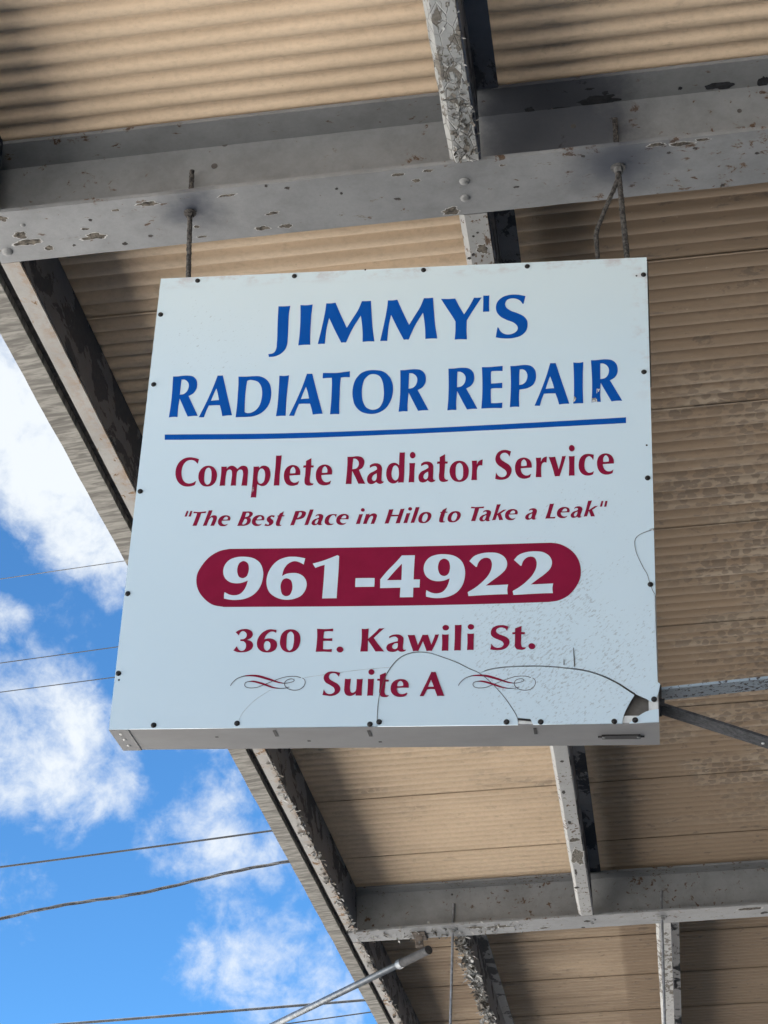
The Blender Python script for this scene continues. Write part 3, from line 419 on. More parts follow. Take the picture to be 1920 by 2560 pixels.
# I-beam girders running out from the building
def girder(bc, mat, ragged=False, hw=.105):
    bm = bmesh.new(); a0 = -1.5475; N = 220
    # bottom flange as a strip with a worn, uneven edge
    rows = []
    for i in range(N+1):
        a = a0 - .058*0 + (AR-a0)*i/N
        j1 = .0015*fbm(a*9, bc, 1); j2 = .0015*fbm(a*9, bc, 5)
        if ragged:
            e = max(0., 1-(a-a0)/.55); e = e*e
            j1 += e*.035+abs(fbm(a*14, bc, 2))*.016*min(1, .25+e*2); j2 -= e*.012+abs(fbm(a*17, bc, 4))*.014*min(1, .2+e*2)
        rows.append([bm.verts.new((a, bc-hw+j1, 0)), bm.verts.new((a, bc+hw+j2, 0)), bm.verts.new((a, bc+hw+j2, .011)), bm.verts.new((a, bc-hw+j1, .011))])
    for A_, B_ in zip(rows, rows[1:]):
        for q in range(4): bm.faces.new((A_[q], B_[q], B_[(q+1) % 4], A_[(q+1) % 4]))
    bm.faces.new(rows[0]); bm.faces.new(rows[-1][::-1])
    box(bm, a0+.002, AR, bc-.004, bc+.004, .0112, TOP-.0122); box(bm, a0, AR, bc-hw, bc+hw, TOP-.012, TOP-.001)
    return obj('girder', bm, mat, canopy)
BA = 3.906; BB = 10.100
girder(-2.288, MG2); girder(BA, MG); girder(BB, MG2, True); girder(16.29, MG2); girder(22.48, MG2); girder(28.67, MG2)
# edge channel along the outer rim, in lengths between the girders
def edge(b0, b1, ragged):
    bm = bmesh.new(); n = max(2, int((b1-b0)/.018)); rows = []
    for i in range(n+1):
        b = b0+(b1-b0)*i/n; jr = .001*fbm(b*12, 2, 0)
        if ragged:
            g = min(1, max(0, (b-6.6)/2.5)); jr -= g*(abs(fbm(b*7, 3, 1))*.012 + abs(fbm(b*22, 7, 1))*.006)
        rows.append([bm.verts.new((-1.548, b, 0)), bm.verts.new((-1.4965+jr, b, 0)), bm.verts.new((-1.4965+jr, b, .008)), bm.verts.new((-1.548, b, .008))])
    for A_, B_ in zip(rows, rows[1:]):
        for q in range(4): bm.faces.new((A_[q], B_[q], B_[(q+1) % 4], A_[(q+1) % 4]))
    bm.faces.new(rows[0]); bm.faces.new(rows[-1][::-1])
    e = obj('edge_beam', bm, MED, canopy)
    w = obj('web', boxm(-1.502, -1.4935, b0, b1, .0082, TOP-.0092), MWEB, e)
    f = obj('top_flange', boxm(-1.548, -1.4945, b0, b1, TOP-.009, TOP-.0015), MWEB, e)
    return e
for b0, b1, rg in ((-2.18, 3.7995, False), (4.0125, 9.993, True), (10.207, 16.18, True), (16.40, 22.37, False), (22.59, 28.56, False)): edge(b0, b1, rg)
# fascia: a weathered board and a dark plate whose colour shades the recess behind
for b0, b1 in ((B0, 4.9), (4.902, 9.4), (9.402, 13.2), (13.202, 20.), (20.002, B1)):
    bm = bmesh.new(); n = int((b1-b0)/.05); rows = []
    for i in range(n+1):
        b = b0+(b1-b0)*i/n; w = .0022*fbm(b*3.1, 9, 2)
        rows.append([bm.verts.new(p) for p in ((-1.65+w, b, -.002+w*.6), (-1.579+w*.5, b, .002+w*.5), (-1.579, b, .30), (-1.65, b, .30))])
    for A_, B_ in zip(rows, rows[1:]):
        for q in range(4): bm.faces.new((A_[q], B_[q], B_[(q+1) % 4], A_[(q+1) % 4]))
    bm.faces.new(rows[0]); bm.faces.new(rows[-1][::-1])
    obj('fascia_board', bm, MF, canopy)
obj('recess_shade_plate', boxm(-1.5785, -1.5485, B0, B1, .030, .24), MDARK, canopy)
# Z purlins
def purlin(al, ar, b0, b1, mat, rag=0., chew=0.):
    bm = bmesh.new(); n = max(2, int((b1-b0)/.016)); rows = []; th = .006
    lip = min(.020, (ar-al)*.3)
    for i in range(n+1):
        b = b0+(b1-b0)*i/n
        jl = .0012*fbm(b*8, al*5, 0)+rag*(abs(fbm(b*6, 1+al, 1))*.55+abs(fbm(b*19, 2, 1))*.3); jz = rag*.25*fbm(b*11, al, 3)
        if chew: jl += chew*max(0, fbm(b*3.5, 4.2, 2))
        jl = min(jl, (ar-al)*.8)
        L_ = al+jl
        rows.append([bm.verts.new(p) for p in ((L_, b, .016+jz), (L_+lip*.75, b, 0+jz), (ar, b, 0), (ar, b, th), (L_+lip*.75, b, th+jz), (L_+.002, b, .016+th+jz))])
    for A_, B_ in zip(rows, rows[1:]):
        for q in range(6): bm.faces.new((A_[q], B_[q], B_[(q+1) % 6], A_[(q+1) % 6]))
    bm.faces.new(rows[0]); bm.faces.new(rows[-1][::-1])
    p = obj('purlin', bm, mat, canopy)
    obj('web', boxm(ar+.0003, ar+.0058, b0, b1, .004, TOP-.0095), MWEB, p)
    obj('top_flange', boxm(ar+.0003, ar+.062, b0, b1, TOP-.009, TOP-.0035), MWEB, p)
    return p
bay = [(-2.178, 3.7985), (4.0145, 9.992), (10.2085, 16.18)]
purlin(-.300, -.225, bay[0][0], 3.800, MFL, .004); purlin(-.300, -.225, *bay[1], MP)
purlin(.965, 1.04, *bay[0], MP); purlin(.965, 1.04, *bay[1], MP); purlin(2.23, 2.305, *bay[0], MP); purlin(2.23, 2.305, *bay[1], MP)
purlin(-.993, -.935, *bay[2], MFH, .022, .05); purlin(.104, .184, *bay[2], MFL, .003); purlin(1.22, 1.295, *bay[2], MP); purlin(2.34, 2.415, *bay[2], MP)
# curled flakes of paint hanging from the worst steel
def flakes(items, mat):
    bm = bmesh.new(); rr = random.Random(5)
    for a, b, s in items:
        an = rr.uniform(0, 6.28); w, l = s*rr.uniform(.5, 1), s*rr.uniform(.6, 1.4); curl = rr.uniform(.2, .9)
        g = []
        for i in range(4):
            t = i/3
            for sd in (-1, 1):
                x, y = (t-.5)*l, sd*w*.5*(1-.5*t*rr.uniform(.3, 1)); z = -.0008-curl*t*t*s*.8
                g.append(bm.verts.new((a+x*math.cos(an)-y*math.sin(an), b+x*math.sin(an)+y*math.cos(an), z)))
        for i in range(3): bm.faces.new((g[2*i], g[2*i+1], g[2*i+3], g[2*i+2]))
    return obj('paint_flakes', bm, mat, canopy)
rr = random.Random(3); it = []
for _ in range(140): it.append((rr.gauss(-.253, .017), 3.80-abs(rr.gauss(0, .22)), rr.uniform(.006, .016)))
for _ in range(520):
    b = 10.22+rr.random()**1.2*3.2; it.append((-.965+rr.gauss(0, .022), b, rr.uniform(.012, .045)))
for _ in range(300): it.append((-1.505+rr.gauss(0, .012), rr.uniform(7.6, 12.6), rr.uniform(.008, .025)))
for _ in range(140): it.append((rr.uniform(-1.45, -.6), BB+rr.gauss(0, .06), rr.uniform(.008, .022)))
it = [q for q in it if not (BA-.11 < q[1] < BA+.11)]
tag(flakes(it, MFH), 'paint flakes curled off the rusted steel', kind='stuff')
# bolts, nuts, holes
def dome(bm, c, r, h):
    for i in range(3):
        a0_, a1_ = i/3*math.pi/2, (i+1)/3*math.pi/2
    rings = []
    for i in range(4):
        a = i/4*math.pi/2; rings.append([bm.verts.new((c[0]+r*math.cos(a)*math.cos(t), c[1]+r*math.cos(a)*math.sin(t), c[2]-h*math.sin(a))) for t in (2*math.pi*j/14 for j in range(14))])
    top = bm.verts.new((c[0], c[1], c[2]-h))
    for A_, B_ in zip(rings, rings[1:]):
        for j in range(14): bm.faces.new((A_[j], A_[(j+1) % 14], B_[(j+1) % 14], B_[j]))
    for j in range(14): bm.faces.new((rings[-1][j], rings[-1][(j+1) % 14], top))
for a, b, r in ((-.2696, 3.875, .014), (-.2748, 3.943, .0135), (-1.515, 3.962, .016), (-1.44, 3.86, .007), (-1.03, 10.05, .012), (-.22, 10.07, .011), (-.235, 10.13, .011)):
    bm = bmesh.new(); dome(bm, (a, b, 0), r, r*.55); obj('bolt_head', bm, MBOLT, canopy, smooth=True)
for a, z, r in ((-.937, .164, .0085), (-.910, .236, .008), (.0207, .165, .007), (-.03, .238, .007), (.45, .155, .006)):
    bm = bmesh.new(); cyl(bm, (a, BA-.0048, z), r, -.0015, 14, 'y'); obj('bolt_hole', bm, MDARK, canopy)
for a, z, r in ((-.98, .20, .006), (-.50, .21, .006)):
    bm = bmesh.new(); cyl(bm, (a, BB-.0048, z), r, -.0015, 12, 'y'); obj('bolt_hole', bm, MDARK, canopy)
# places where the paint has come away in sheets, each with a lifted rim
MPT = [plain('bare_patch', (.105, .092, .075), .95, 0, .55, 70), plain('black_patch', (.020, .022, .027), .95, 0, .4, 60), plain('pit', (.05, .045, .042), .95, 0, .4, 90), plain('rough_patch', (.17, .155, .13), .95, 0, .6, 120)]
for i, (a, b, ra, rb, kk) in enumerate(PATCHES):
    z0 = (TOP-.0126) if kk == 1 else -.0004
    for ring in ((0, 1) if kk in (0, 3) and ra > .006 else (0,)):
        bm = bmesh.new(); n = 28; vs = []; vt = []
        for j in range(n):
            t = 2*math.pi*j/n; q = 1+.55*fbm(math.cos(t)*1.4+i*3.1, math.sin(t)*1.4, i*.7, 4); q = max(.35, q)*(1.0 if ring == 0 else 1.14+.16*noise.noise(Vector((t*3, i, 4))))
            if ring: q += .0012/max(ra, .001)*.3
            vs.append(bm.verts.new((a+ra*q*math.cos(t), b+rb*q*math.sin(t), z0-(.0003 if ring == 0 else .0001)))); vt.append(bm.verts.new((a+ra*q*math.cos(t), b+rb*q*math.sin(t), z0+.0006)))
        c0 = bm.verts.new((a, b, z0-(.0003 if ring == 0 else .0001)))
        for j in range(n): bm.faces.new((vs[j], vs[(j+1) % n], c0)); bm.faces.new((vs[j], vt[j], vt[(j+1) % n], vs[(j+1) % n]))
        obj('peeled_patch' if ring == 0 else 'paint_rim', bm, MPT[kk] if ring == 0 else MRIM, canopy)
# unseen wall at the right, added to shape the light and carry the canopy
wm = M('unseen_wall_paint', .85); _n = wm.noise(3, 8, .6); wm.color(wm.mix(wm.step(_n, .3, .7), (.30, .285, .26), (.40, .385, .355))); wm.bump(wm.noise(60, 6, .7), .3, .004)
wl = obj('unseen_wall', boxm(3.602, 12., -9, 24, -5.2, .7), wm.m); wl.matrix_world = CMAT
tag(wl, 'unseen beige wall added at the right to block light and carry the canopy', 'wall')

# ---------------------------------------------------------------- the hanging sign
SW, SH, ST = 1.22, 1.2194, .1301
SYAW = -.1557
sa = Vector((math.cos(SYAW), math.sin(SYAW), 0)); sn = Vector((-math.sin(SYAW), math.cos(SYAW), 0))
STL = Vector((-0.59234847, 4.04441393, 2.77478435+CAMH))
SO = STL + sa*SW*.5 - Vector((0, 0, SH))               # bottom centre of the front face
SMAT = Matrix(((sa.x, sn.x, 0, SO.x), (sa.y, sn.y, 0, SO.y), (0, 0, 1, SO.z), (0, 0, 0, 1)))
def S3(s, t, y=0.): return Vector((s-SW/2, y, SH-t))
sign = empty('hanging_sign', SMAT, 'square white box sign with blue and maroon lettering, its bottom right corner broken', 'sign')
def face_mat():
    m = M('white_acrylic_face', .34, 0, .5); X, Y, Z = m.xyz()
    base = m.mix(m.step(m.noise(1.6, 4, .5), .3, .7), (.52, .645, .725), (.55, .67, .745))
    base = m.mix(m.math('MULTIPLY', m.step(Z, .85, 1.22), .35), base, (.60, .66, .64))   # warm canopy bounce put into the colour towards the top
    # slanting grime scuffs, thick in the lower right, a few in the upper left
    rotv = m.mapv(rot=(0, .72, 0))
    def snoise(sc3, det, rg, loc=(0, 0, 0)):
        n = m.n('ShaderNodeTexNoise'); m.l(m.mapv(sc3, loc, src=rotv), n.inputs['Vector']); n.inputs['Scale'].default_value = 1; n.inputs['Detail'].default_value = det; n.inputs['Roughness'].default_value = rg; return n.outputs[0]
    sp = snoise((80, 1, 210), 5, .7); big = m.noise(5, 5, .6, (1, 1, 1), (2, 0, 1))
    def blob(cx, cz, rx, rz):
        a = m.math('POWER', m.math('DIVIDE', m.math('SUBTRACT', X, cx), rx), 2.); b = m.math('POWER', m.math('DIVIDE', m.math('SUBTRACT', Z, cz), rz), 2.)
        return m.step(m.math('ADD', a, b), 1., 0.)
    area = m.math('MAXIMUM', blob(.40, .20, .34, .36), m.math('MULTIPLY', blob(-.46, 1.02, .22, .24), .55))
    area = m.math('MAXIMUM', area, m.math('MULTIPLY', blob(.44, .48, .2, .2), .6))
    area = m.math('MULTIPLY', area, m.step(big, .26, .50))
    th = m.math('ADD', sp, m.math('MULTIPLY', area, .17))
    spots = m.math('MULTIPLY', m.step(th, .685, .765), m.step(area, .04, .4))
    base = m.mix(m.math('MULTIPLY', area, .08), base, (.50, .56, .60))
    base = m.mix(m.math('MULTIPLY', spots, .50), base, (.20, .22, .23))
    few = m.step(m.noise(1, 5, .6, (48, 1, 30), (6, 0, 3), .2, (0, .5, 0)), .735, .77); base = m.mix(m.math('MULTIPLY', few, .5), base, (.36, .36, .36))
    # stained rim along the top edge and the right top corner
    rim = m.math('MAXIMUM', m.step(Z, 1.175, 1.216), m.math('MULTIPLY', m.step(X, .555, .606), m.step(Z, .72, 1.05)))
    rim = m.math('MULTIPLY', rim, m.step(m.noise(14, 7, .7, (1, 1, 1.6)), .47, .66)); base = m.mix(m.math('MULTIPLY', rim, .6), base, (.42, .36, .36))
    # faint rusty halo round each fixing along the rims
    hv = m.n('ShaderNodeTexNoise'); hv.inputs['Scale'].default_value = 70
    m.color(base); m.bump(m.noise(2.2, 3, .5), .10, .02); m.rough(m.mix(m.math('MAXIMUM', area, rim), (.30, .30, .30), (.55, .55, .55)))
    return m.m
MFACE = face_mat()
MCAB = M('cabinet_paint', .55); _n = MCAB.noise(8, 8, .65, (.6, 1, 1)); _k = MCAB.noise(70, 7, .7)
MCAB.color(MCAB.mix(MCAB.step(_k, .6, .8, 0, .5), MCAB.mix(MCAB.step(_n, .3, .75), (.25, .25, .25), (.205, .205, .205)), (.20, .19, .18))); MCAB.bump(_n, .12, .01); MCAB = MCAB.m
MINS = plain('added_panel_surface', (.17, .155, .14), .8, 0, .25, 9)
MLIP = plain('cabinet_lip', (.62, .63, .61), .5, 0, .15, 30)
MBLK = plain('black_screw', (.012, .011, .011), .45, .2, .3, 200)
MBLU = plain('blue_vinyl', (.0008, .070, .330), .6, 0, .06, 12)
def maroon_mat():
    m = M('maroon_vinyl', .5, 0, .12); n = m.noise(14, 6, .6)
    m.color(m.mix(m.step(n, .3, .7), (.185, .0050, .030), (.215, .0065, .037))); return m.m
MMAR = maroon_mat()
MWV = plain('white_numerals', (.53, .65, .735), .36, 0, .03, 9)
MINK = plain('dark_green_ink', (.05, .028, .038), .5, 0, .2, 60)
MCRK = plain('dirty_crack', (.10, .095, .09), .9, 0, .3, 60)

# cabinet
cab = empty('cabinet', SMAT); cab.parent = sign; cab.matrix_parent_inverse = Matrix(); cab.matrix_local = Matrix()
h = SW/2; t_ = .0022
obj('bottom_plate', boxm(-h, h, .0032, ST, 0, t_), MCAB, cab)
obj('top_plate', boxm(-h, h, .0032, ST, SH-t_, SH), MCAB, cab)
obj('side_plate', boxm(-h, -h+t_, .0032, ST, t_+.0002, SH-t_-.0002), MCAB, cab)
obj('side_plate', boxm(h-t_, h, .0032, ST, t_+.0002, SH-t_-.0002), MCAB, cab)
obj('back_panel', boxm(-h+t_+.0002, h-t_-.0002, ST-.004, ST-.0005, t_+.0002, SH-t_-.0002), MINS, cab)
bm = bmesh.new(); lw = .030
box(bm, -h+t_, h-t_, .0034, .0054, t_+.0002, lw*.62); box(bm, -h+t_, h-t_, .0034, .0054, SH-lw, SH-t_-.0002)
box(bm, -h+t_, -h+lw, .0034, .0054, lw*.62+.0001, SH-lw-.0001); box(bm, h-.022, h-t_, .0034, .0054, lw*.62+.0001, SH-lw-.0001)
obj('retainer_lip', bm, MLIP, cab)
obj('dark_edge_strip', boxm(h+.0002, h+.0030, .003, .022, SH-.36, SH-.012), MBLK, cab)  # black strip for the dark line down the right edge
obj('added_inner_panel', boxm(-h+.01, h-.01, .026, .028, .012, SH-.012), MINS, cab)  # added shallow behind the face so the broken corner catches light
# left end cap folded under the bottom with its rivets
obj('end_cap', boxm(-h-.0008, -h+.043, .004, ST+.0006, -.0016, -.0001), MCAB, cab)
for y in (.028, .062, .098):
    bm = bmesh.new(); dome(bm, (-h+.021, y, -.0016), .0042, .0025); obj('rivet', bm, MLIP, cab, smooth=True)
for s, y in ((.373, .040), (.584, .046), (.951, .042)):
    bm = boxm(s-h-.0035, s-h+.0035, y-.020, y+.014, -.0010, .0004); obj('weep_slot', bm, MBLK, cab)
for s, y in ((.235, .055), (.44, .085), (.60, .095)):
    obj('weep_slot', boxm(s-h-.003, s-h+.004, y-.002, y+.002, -.0008, .0004), MBLK, cab)
bm = boxm(-.0505, .0505, -.0105, .0105, -.003, 0); bmesh.ops.bevel(bm, geom=[e for e in bm.edges if abs(e.verts[0].co.z-e.verts[1].co.z) > .001], offset=.0085, segments=5, affect='EDGES')
npl = obj('maker_plate', bm, MBLK, sign, (1.1364-h, .0755, -.0001))
for x in (-.038, .038):
    bm = bmesh.new(); dome(bm, (x, 0, -.003), .0040, .0016); obj('rivet', bm, MBOLT, npl, smooth=True)

# face: one cracked acrylic panel, now in several pieces
def pts(lst): return [(a*1e-4, b*1e-4) for a, b in lst]
def spline(con):
    """'x,y' corner, 'x,y*' smooth (0.1 mm) -> polygon"""
    P = []
    for w in con.split():
        sm = w.endswith('*'); a, b = w.rstrip('*').split(','); P.append((int(a)*1e-4, int(b)*1e-4, sm))
    n = len(P); out = []
    for i in range(n):
        p0, p1, p2, p3 = P[i-1], P[i], P[(i+1) % n], P[(i+2) % n]
        if not p1[2] and not p2[2]: out.append((p1[0], p1[1])); continue
        if not p1[2]: p0 = p1
        if not p2[2]: p3 = p2
        d = math.dist(p1[:2], p2[:2]); k = max(2, min(7, int(d/.0035)))
        def tang(pa, pb, pc):   # non-uniform catmull tangent at pb
            d1 = math.dist(pa[:2], pb[:2]); d2 = math.dist(pb[:2], pc[:2])
            if d1 < 1e-7: return [(pc[j]-pb[j]) for j in (0, 1)]
            if d2 < 1e-7: return [(pb[j]-pa[j]) for j in (0, 1)]
            v = [((pb[j]-pa[j])/d1*d2+(pc[j]-pb[j])/d2*d1)/(d1+d2) for j in (0, 1)]
            return [q*d for q in v]
        m1 = tang(p0, p1, p2); m2 = tang(p1, p2, p3)
        for s_ in range(k):
            t = s_/k; h1, h2, h3, h4 = 2*t**3-3*t**2+1, t**3-2*t**2+t, -2*t**3+3*t**2, t**3-t**2
            out.append(tuple(h1*p1[j]+h2*m1[j]+h3*p2[j]+h4*m2[j] for j in (0, 1)))
    return out
def smooth_line(p, step=.006):
    con = ' '.join('%d,%d*' % (a*1e4, b*1e4) for a, b in p)
    P = [(a, b) for a, b in p]; out = []
    for i in range(len(P)-1):
        p0, p1, p2, p3 = P[max(i-1, 0)], P[i], P[i+1], P[min(i+2, len(P)-1)]
        k = max(1, int(math.dist(p1, p2)/step))
        for s_ in range(k):
            t = s_/k
            out.append(tuple(.5*((2*p1[j])+(-p0[j]+p2[j])*t+(2*p0[j]-5*p1[j]+4*p2[j]-p3[j])*t*t+(-p0[j]+3*p1[j]-3*p2[j]+p3[j])*t**3) for j in (0, 1)))
    out.append(P[-1]); return out
def offset(pl, d):
    out = []
    for i, p in enumerate(pl):
        a = pl[max(i-1, 0)]; b = pl[min(i+1, len(pl)-1)]; tx, ty = b[0]-a[0], b[1]-a[1]; L = math.hypot(tx, ty) or 1
        dd = d(i/(len(pl)-1)) if callable(d) else d
        out.append((p[0]-ty/L*dd, p[1]+tx/L*dd))
    return out
def flat_mesh(name, contours, y_front, thick, mat, parent, bev=0.):
    cu = bpy.data.curves.new(name, 'CURVE'); cu.dimensions = '2D'; cu.fill_mode = 'BOTH'
    for con in contours:
        sp = cu.splines.new('POLY'); sp.points.add(len(con)-1); sp.use_cyclic_u = True
        for q, (s, t) in zip(sp.points, con): q.co = (s-h, SH-t, 0, 1)
    cu.extrude = thick/2
    tmp = bpy.data.objects.new('tmp', cu); link(tmp); dg = bpy.context.evaluated_depsgraph_get()
    me = bpy.data.meshes.new_from_object(tmp.evaluated_get(dg)); bpy.data.objects.remove(tmp); bpy.data.curves.remove(cu)
    rot = Matrix(((1, 0, 0, 0), (0, 0, 1, y_front+thick/2), (0, 1, 0, 0), (0, 0, 0, 1)))
    me.transform(rot); me.flip_normals()
    me.materials.clear(); me.materials.append(mat)
    o = bpy.data.objects.new(name, me); link(o); o.parent = parent; return o
cA, cB, cD, cH, cE, cC = [smooth_line(pts(x)) for x in (CRACK_A, CRACK_B, CRACK_D, CRACK_H, HOLE_E, CHIP)]
Hb = SH+.0006
def clipb(line):   # keep above the bottom edge, land exactly on it
    q = [p for p in line if p[1] < Hb]; 
    if line[0][1] >= Hb: q.insert(0, (q[0][0], Hb))
    if line[-1][1] >= Hb: q.append((q[-1][0], Hb))
    return q
cA, cH = clipb(cA), clipb(cH)
iB = min(range(len(cA)), key=lambda i: math.dist(cA[i], cB[0]))
g = .0011
wide = lambda t: .0008+.0028*max(0, t-.45)                       # crack B opens towards the hole
faceT = .003
# big piece: outline round everything but the shards
bigA = offset(cA[:iB+1], g*.6)[::1]
if True:
    up = offset(cA[:iB+1], -g*.5); upB = offset(cB, lambda t: -wide(t))
    main = [(0, 0), (SW, 0)] + [(SW, cD[0][1]-.004)]
    dl = offset(cD, g*.5)
    main += [(SW-.012, cD[0][1]-.002)] + [p for p in dl if p[0] < SW-.003] + [(SW-.0035, cD[-1][1]+.004)]
    main += [(SW-.0015, cE[-1][1])] + list(reversed([p for p in cE[1:-1]])) + list(reversed(upB)) + list(reversed(up)) + [(up[0][0], Hb), (0, Hb)]
    flat_mesh('face_panel', [main], 0, faceT, MFACE, sign)
# shard under the arch of crack A
shA = offset(cA, g*.5); iG = [i for i, p in enumerate(shA)]
flat_mesh('face_shard', [[(shA[0][0], Hb)]+shA+[(shA[-1][0], Hb)]], .0004, faceT, MFACE, sign)
# shard under crack B, its lower left notch missing
gb = pts(GAPB); upB2 = offset(cB, wide); dnA = offset(cA[iB:], -g*.5)
hole_l = offset(cH, .0004)
sh = upB2[1:] ; sh = [p for p in sh if p[0] < cH[0][0]-.0005]
notch = [(gb[2][0], Hb), (gb[1][0]+.0005, gb[1][1]), (gb[1][0]-.028, gb[1][1]-.001)]
left = [p for p in dnA if p[1] < gb[0][1]-.0005]
poly = left + [(left[-1][0]+.002, gb[0][1])] + notch[::-1][:0] + [(gb[1][0]-.002, gb[1][1]), (gb[2][0], Hb)] + [(hole_l[-1][0], Hb)] + list(reversed(hole_l)) + list(reversed(sh))
flat_mesh('face_shard', [poly], -.0009, faceT, MFACE, sign)
flat_mesh('dark_notch_strip', [[(gb[0][0], gb[0][1]), (gb[1][0], gb[1][1]), (gb[1][0], gb[1][1]+.005), (gb[0][0], gb[0][1]+.004)]], .0008, .002, MBLK, sign)  # black strip across the top of the missing notch
# corner chip still held by its screw
chip = [p for p in cC if p[0] < SW and p[1] < Hb]; 
flat_mesh('face_shard', [[(chip[0][0], Hb-.001)]+chip+[(SW-.001, chip[-1][1]), (SW-.001, Hb-.003)]], .0002, faceT, MFACE, sign)
# sliver at the right edge
sl = [p for p in offset(cD, -g*.5) if p[0] < SW-.001]
flat_mesh('face_shard', [[(SW-.0008, sl[0][1])]+sl+[(SW-.0008, sl[-1][1]+.004)]], .0003, faceT, MFACE, sign)
# dirt packed in the cracks, drawn out over the lettering
def ribbon(line, w, y, mat, name, wf=None):
    bm = bmesh.new(); a = offset(line, lambda t: (w/2)*(wf(t) if wf else 1)); b = offset(line, lambda t: -(w/2)*(wf(t) if wf else 1))
    va = [bm.verts.new(S3(s, t, y)) for s, t in a]; vb = [bm.verts.new(S3(s, t, y)) for s, t in b]
    vc = [bm.verts.new(S3(s, t, y+.0004)) for s, t in a]; vd = [bm.verts.new(S3(s, t, y+.0004)) for s, t in b]
    for i in range(len(line)-1):
        bm.faces.new((va[i], va[i+1], vb[i+1], vb[i])); bm.faces.new((va[i], vc[i], vc[i+1], va[i+1])); bm.faces.new((vb[i], vb[i+1], vd[i+1], vd[i]))
    return obj(name, bm, mat, sign)
vary = lambda t: .75+.5*noise.noise(Vector((t*9, 3, 1)))
ribbon([p for p in cA if p[1] < SH-.001], .0017, -.0016, MCRK, 'crack_line', vary)
ribbon(offset(cB[2:-4], -.0012), .0016, -.0016, MCRK, 'crack_line', vary)
ribbon([p for p in cD if p[0] < SW-.002], .0014, -.0011, MCRK, 'crack_line', vary)
MFT = plain('hairline', (.60, .62, .62), .5, 0, .1, 50); MFT2 = plain('hairline_dark', (.40, .42, .43), .5, 0, .2, 50)
ribbon(smooth_line(pts(FAINT3)), .0008, -.00075, MFT2, 'hairline_crack', vary)
ribbon(smooth_line(pts(FAINT1)), .0006, -.00075, MFT2, 'hairline_crack', vary)

# lettering: thin vinyl cut by hand-drawn outlines
LAYER = {1: MBLU, 2: MBLU, 8: MBLU, 3: MMAR, 4: MMAR, 6: MMAR, 7: MMAR, 9: MMAR, 5: MWV}
LNAME = {1: ('lettering', 'short top line of blue capitals'), 2: ('lettering', 'long second line of blue capitals'), 8: ('underline', 'thin blue rule under the capitals'),
         3: ('lettering', 'maroon line under the blue rule'), 4: ('lettering', 'slanted maroon line in quotation marks'), 9: ('number_panel', 'maroon round-ended bar behind the telephone number'),
         5: ('lettering', 'large white telephone numerals on the maroon bar'), 6: ('lettering', 'maroon street address line'), 7: ('lettering', 'short bottom maroon line')}
lines_e = {}
for line, cons, offs in GLYPHS:
    nm, lb = LNAME[line]
    y = -.0013 if line == 5 else (-.0011 if line in (6, 7) else -.0009)
    for ox, oy in offs:
        cc = [[(s+ox*1e-4, t+oy*1e-4) for s, t in spline(con)] for con in cons]
        if line in (8, 9): tag(flat_mesh(nm, cc, y, .0006, LAYER[line], sign), lb); continue
        if line not in lines_e:
            e = empty(nm, Matrix()); e.parent = sign; e.matrix_local = Matrix(); tag(e, lb); lines_e[line] = e
        flat_mesh('numeral' if line == 5 else 'letter', cc, y, .0006, LAYER[line], lines_e[line])
# flourishes either side of the bottom line
def flourish(off):
    for k, sw in enumerate(SWIRLS):
        pl = [((a+off[0])*1e-4, (b+off[1])*1e-4) for a, b, w in sw]; ws = [w*1e-4 for a, b, w in sw]
        fine = smooth_line(pl, .002)
        # widths along the fine line
        cum = [0]
        for a, b in zip(pl, pl[1:]): cum.append(cum[-1]+math.dist(a, b))
        tot = 0; wf = []
        for i, p in enumerate(fine):
            if i: tot += math.dist(fine[i-1], p)
            q = min(tot/ (sum(math.dist(a, b) for a, b in zip(fine, fine[1:])) or 1)*cum[-1], cum[-1]-1e-9)
            j = max(jj for jj in range(len(cum)-1) if cum[jj] <= q); f_ = (q-cum[j])/(cum[j+1]-cum[j] or 1); wf.append(ws[j]*(1-f_)+ws[j+1]*f_)
        a = []; b = []
        for i, p in enumerate(fine):
            A_ = fine[max(i-1, 0)]; B_ = fine[min(i+1, len(fine)-1)]; tx, ty = B_[0]-A_[0], B_[1]-A_[1]; L = math.hypot(tx, ty) or 1
            w_ = max(wf[i]*1.25, .0014)/2; a.append((p[0]-ty/L*w_, p[1]+tx/L*w_)); b.append((p[0]+ty/L*w_, p[1]-tx/L*w_))
        for mat, sel, nm in ((MMAR, lambda w: w > .0019, 'flourish'), (MINK, lambda w: w <= .0021, 'flourish_hairline')):
            bm = bmesh.new(); yy = -.0014-.0002*k - (.0001 if mat is MMAR else 0)
            for i in range(len(fine)-1):
                if not sel(wf[i]): continue
                v4 = [bm.verts.new(S3(*q, yy)) for q in (a[i], a[i+1], b[i+1], b[i])]; bm.faces.new(v4)
                v5 = [bm.verts.new(S3(*q, yy+.0003)) for q in (a[i], a[i+1])]; bm.faces.new((v4[0], v5[0], v5[1], v4[1]))
            if len(bm.faces): obj(nm, bm, mat, sign)
            else: bm.free()
for off in SWIRL_OFF: flourish(off)
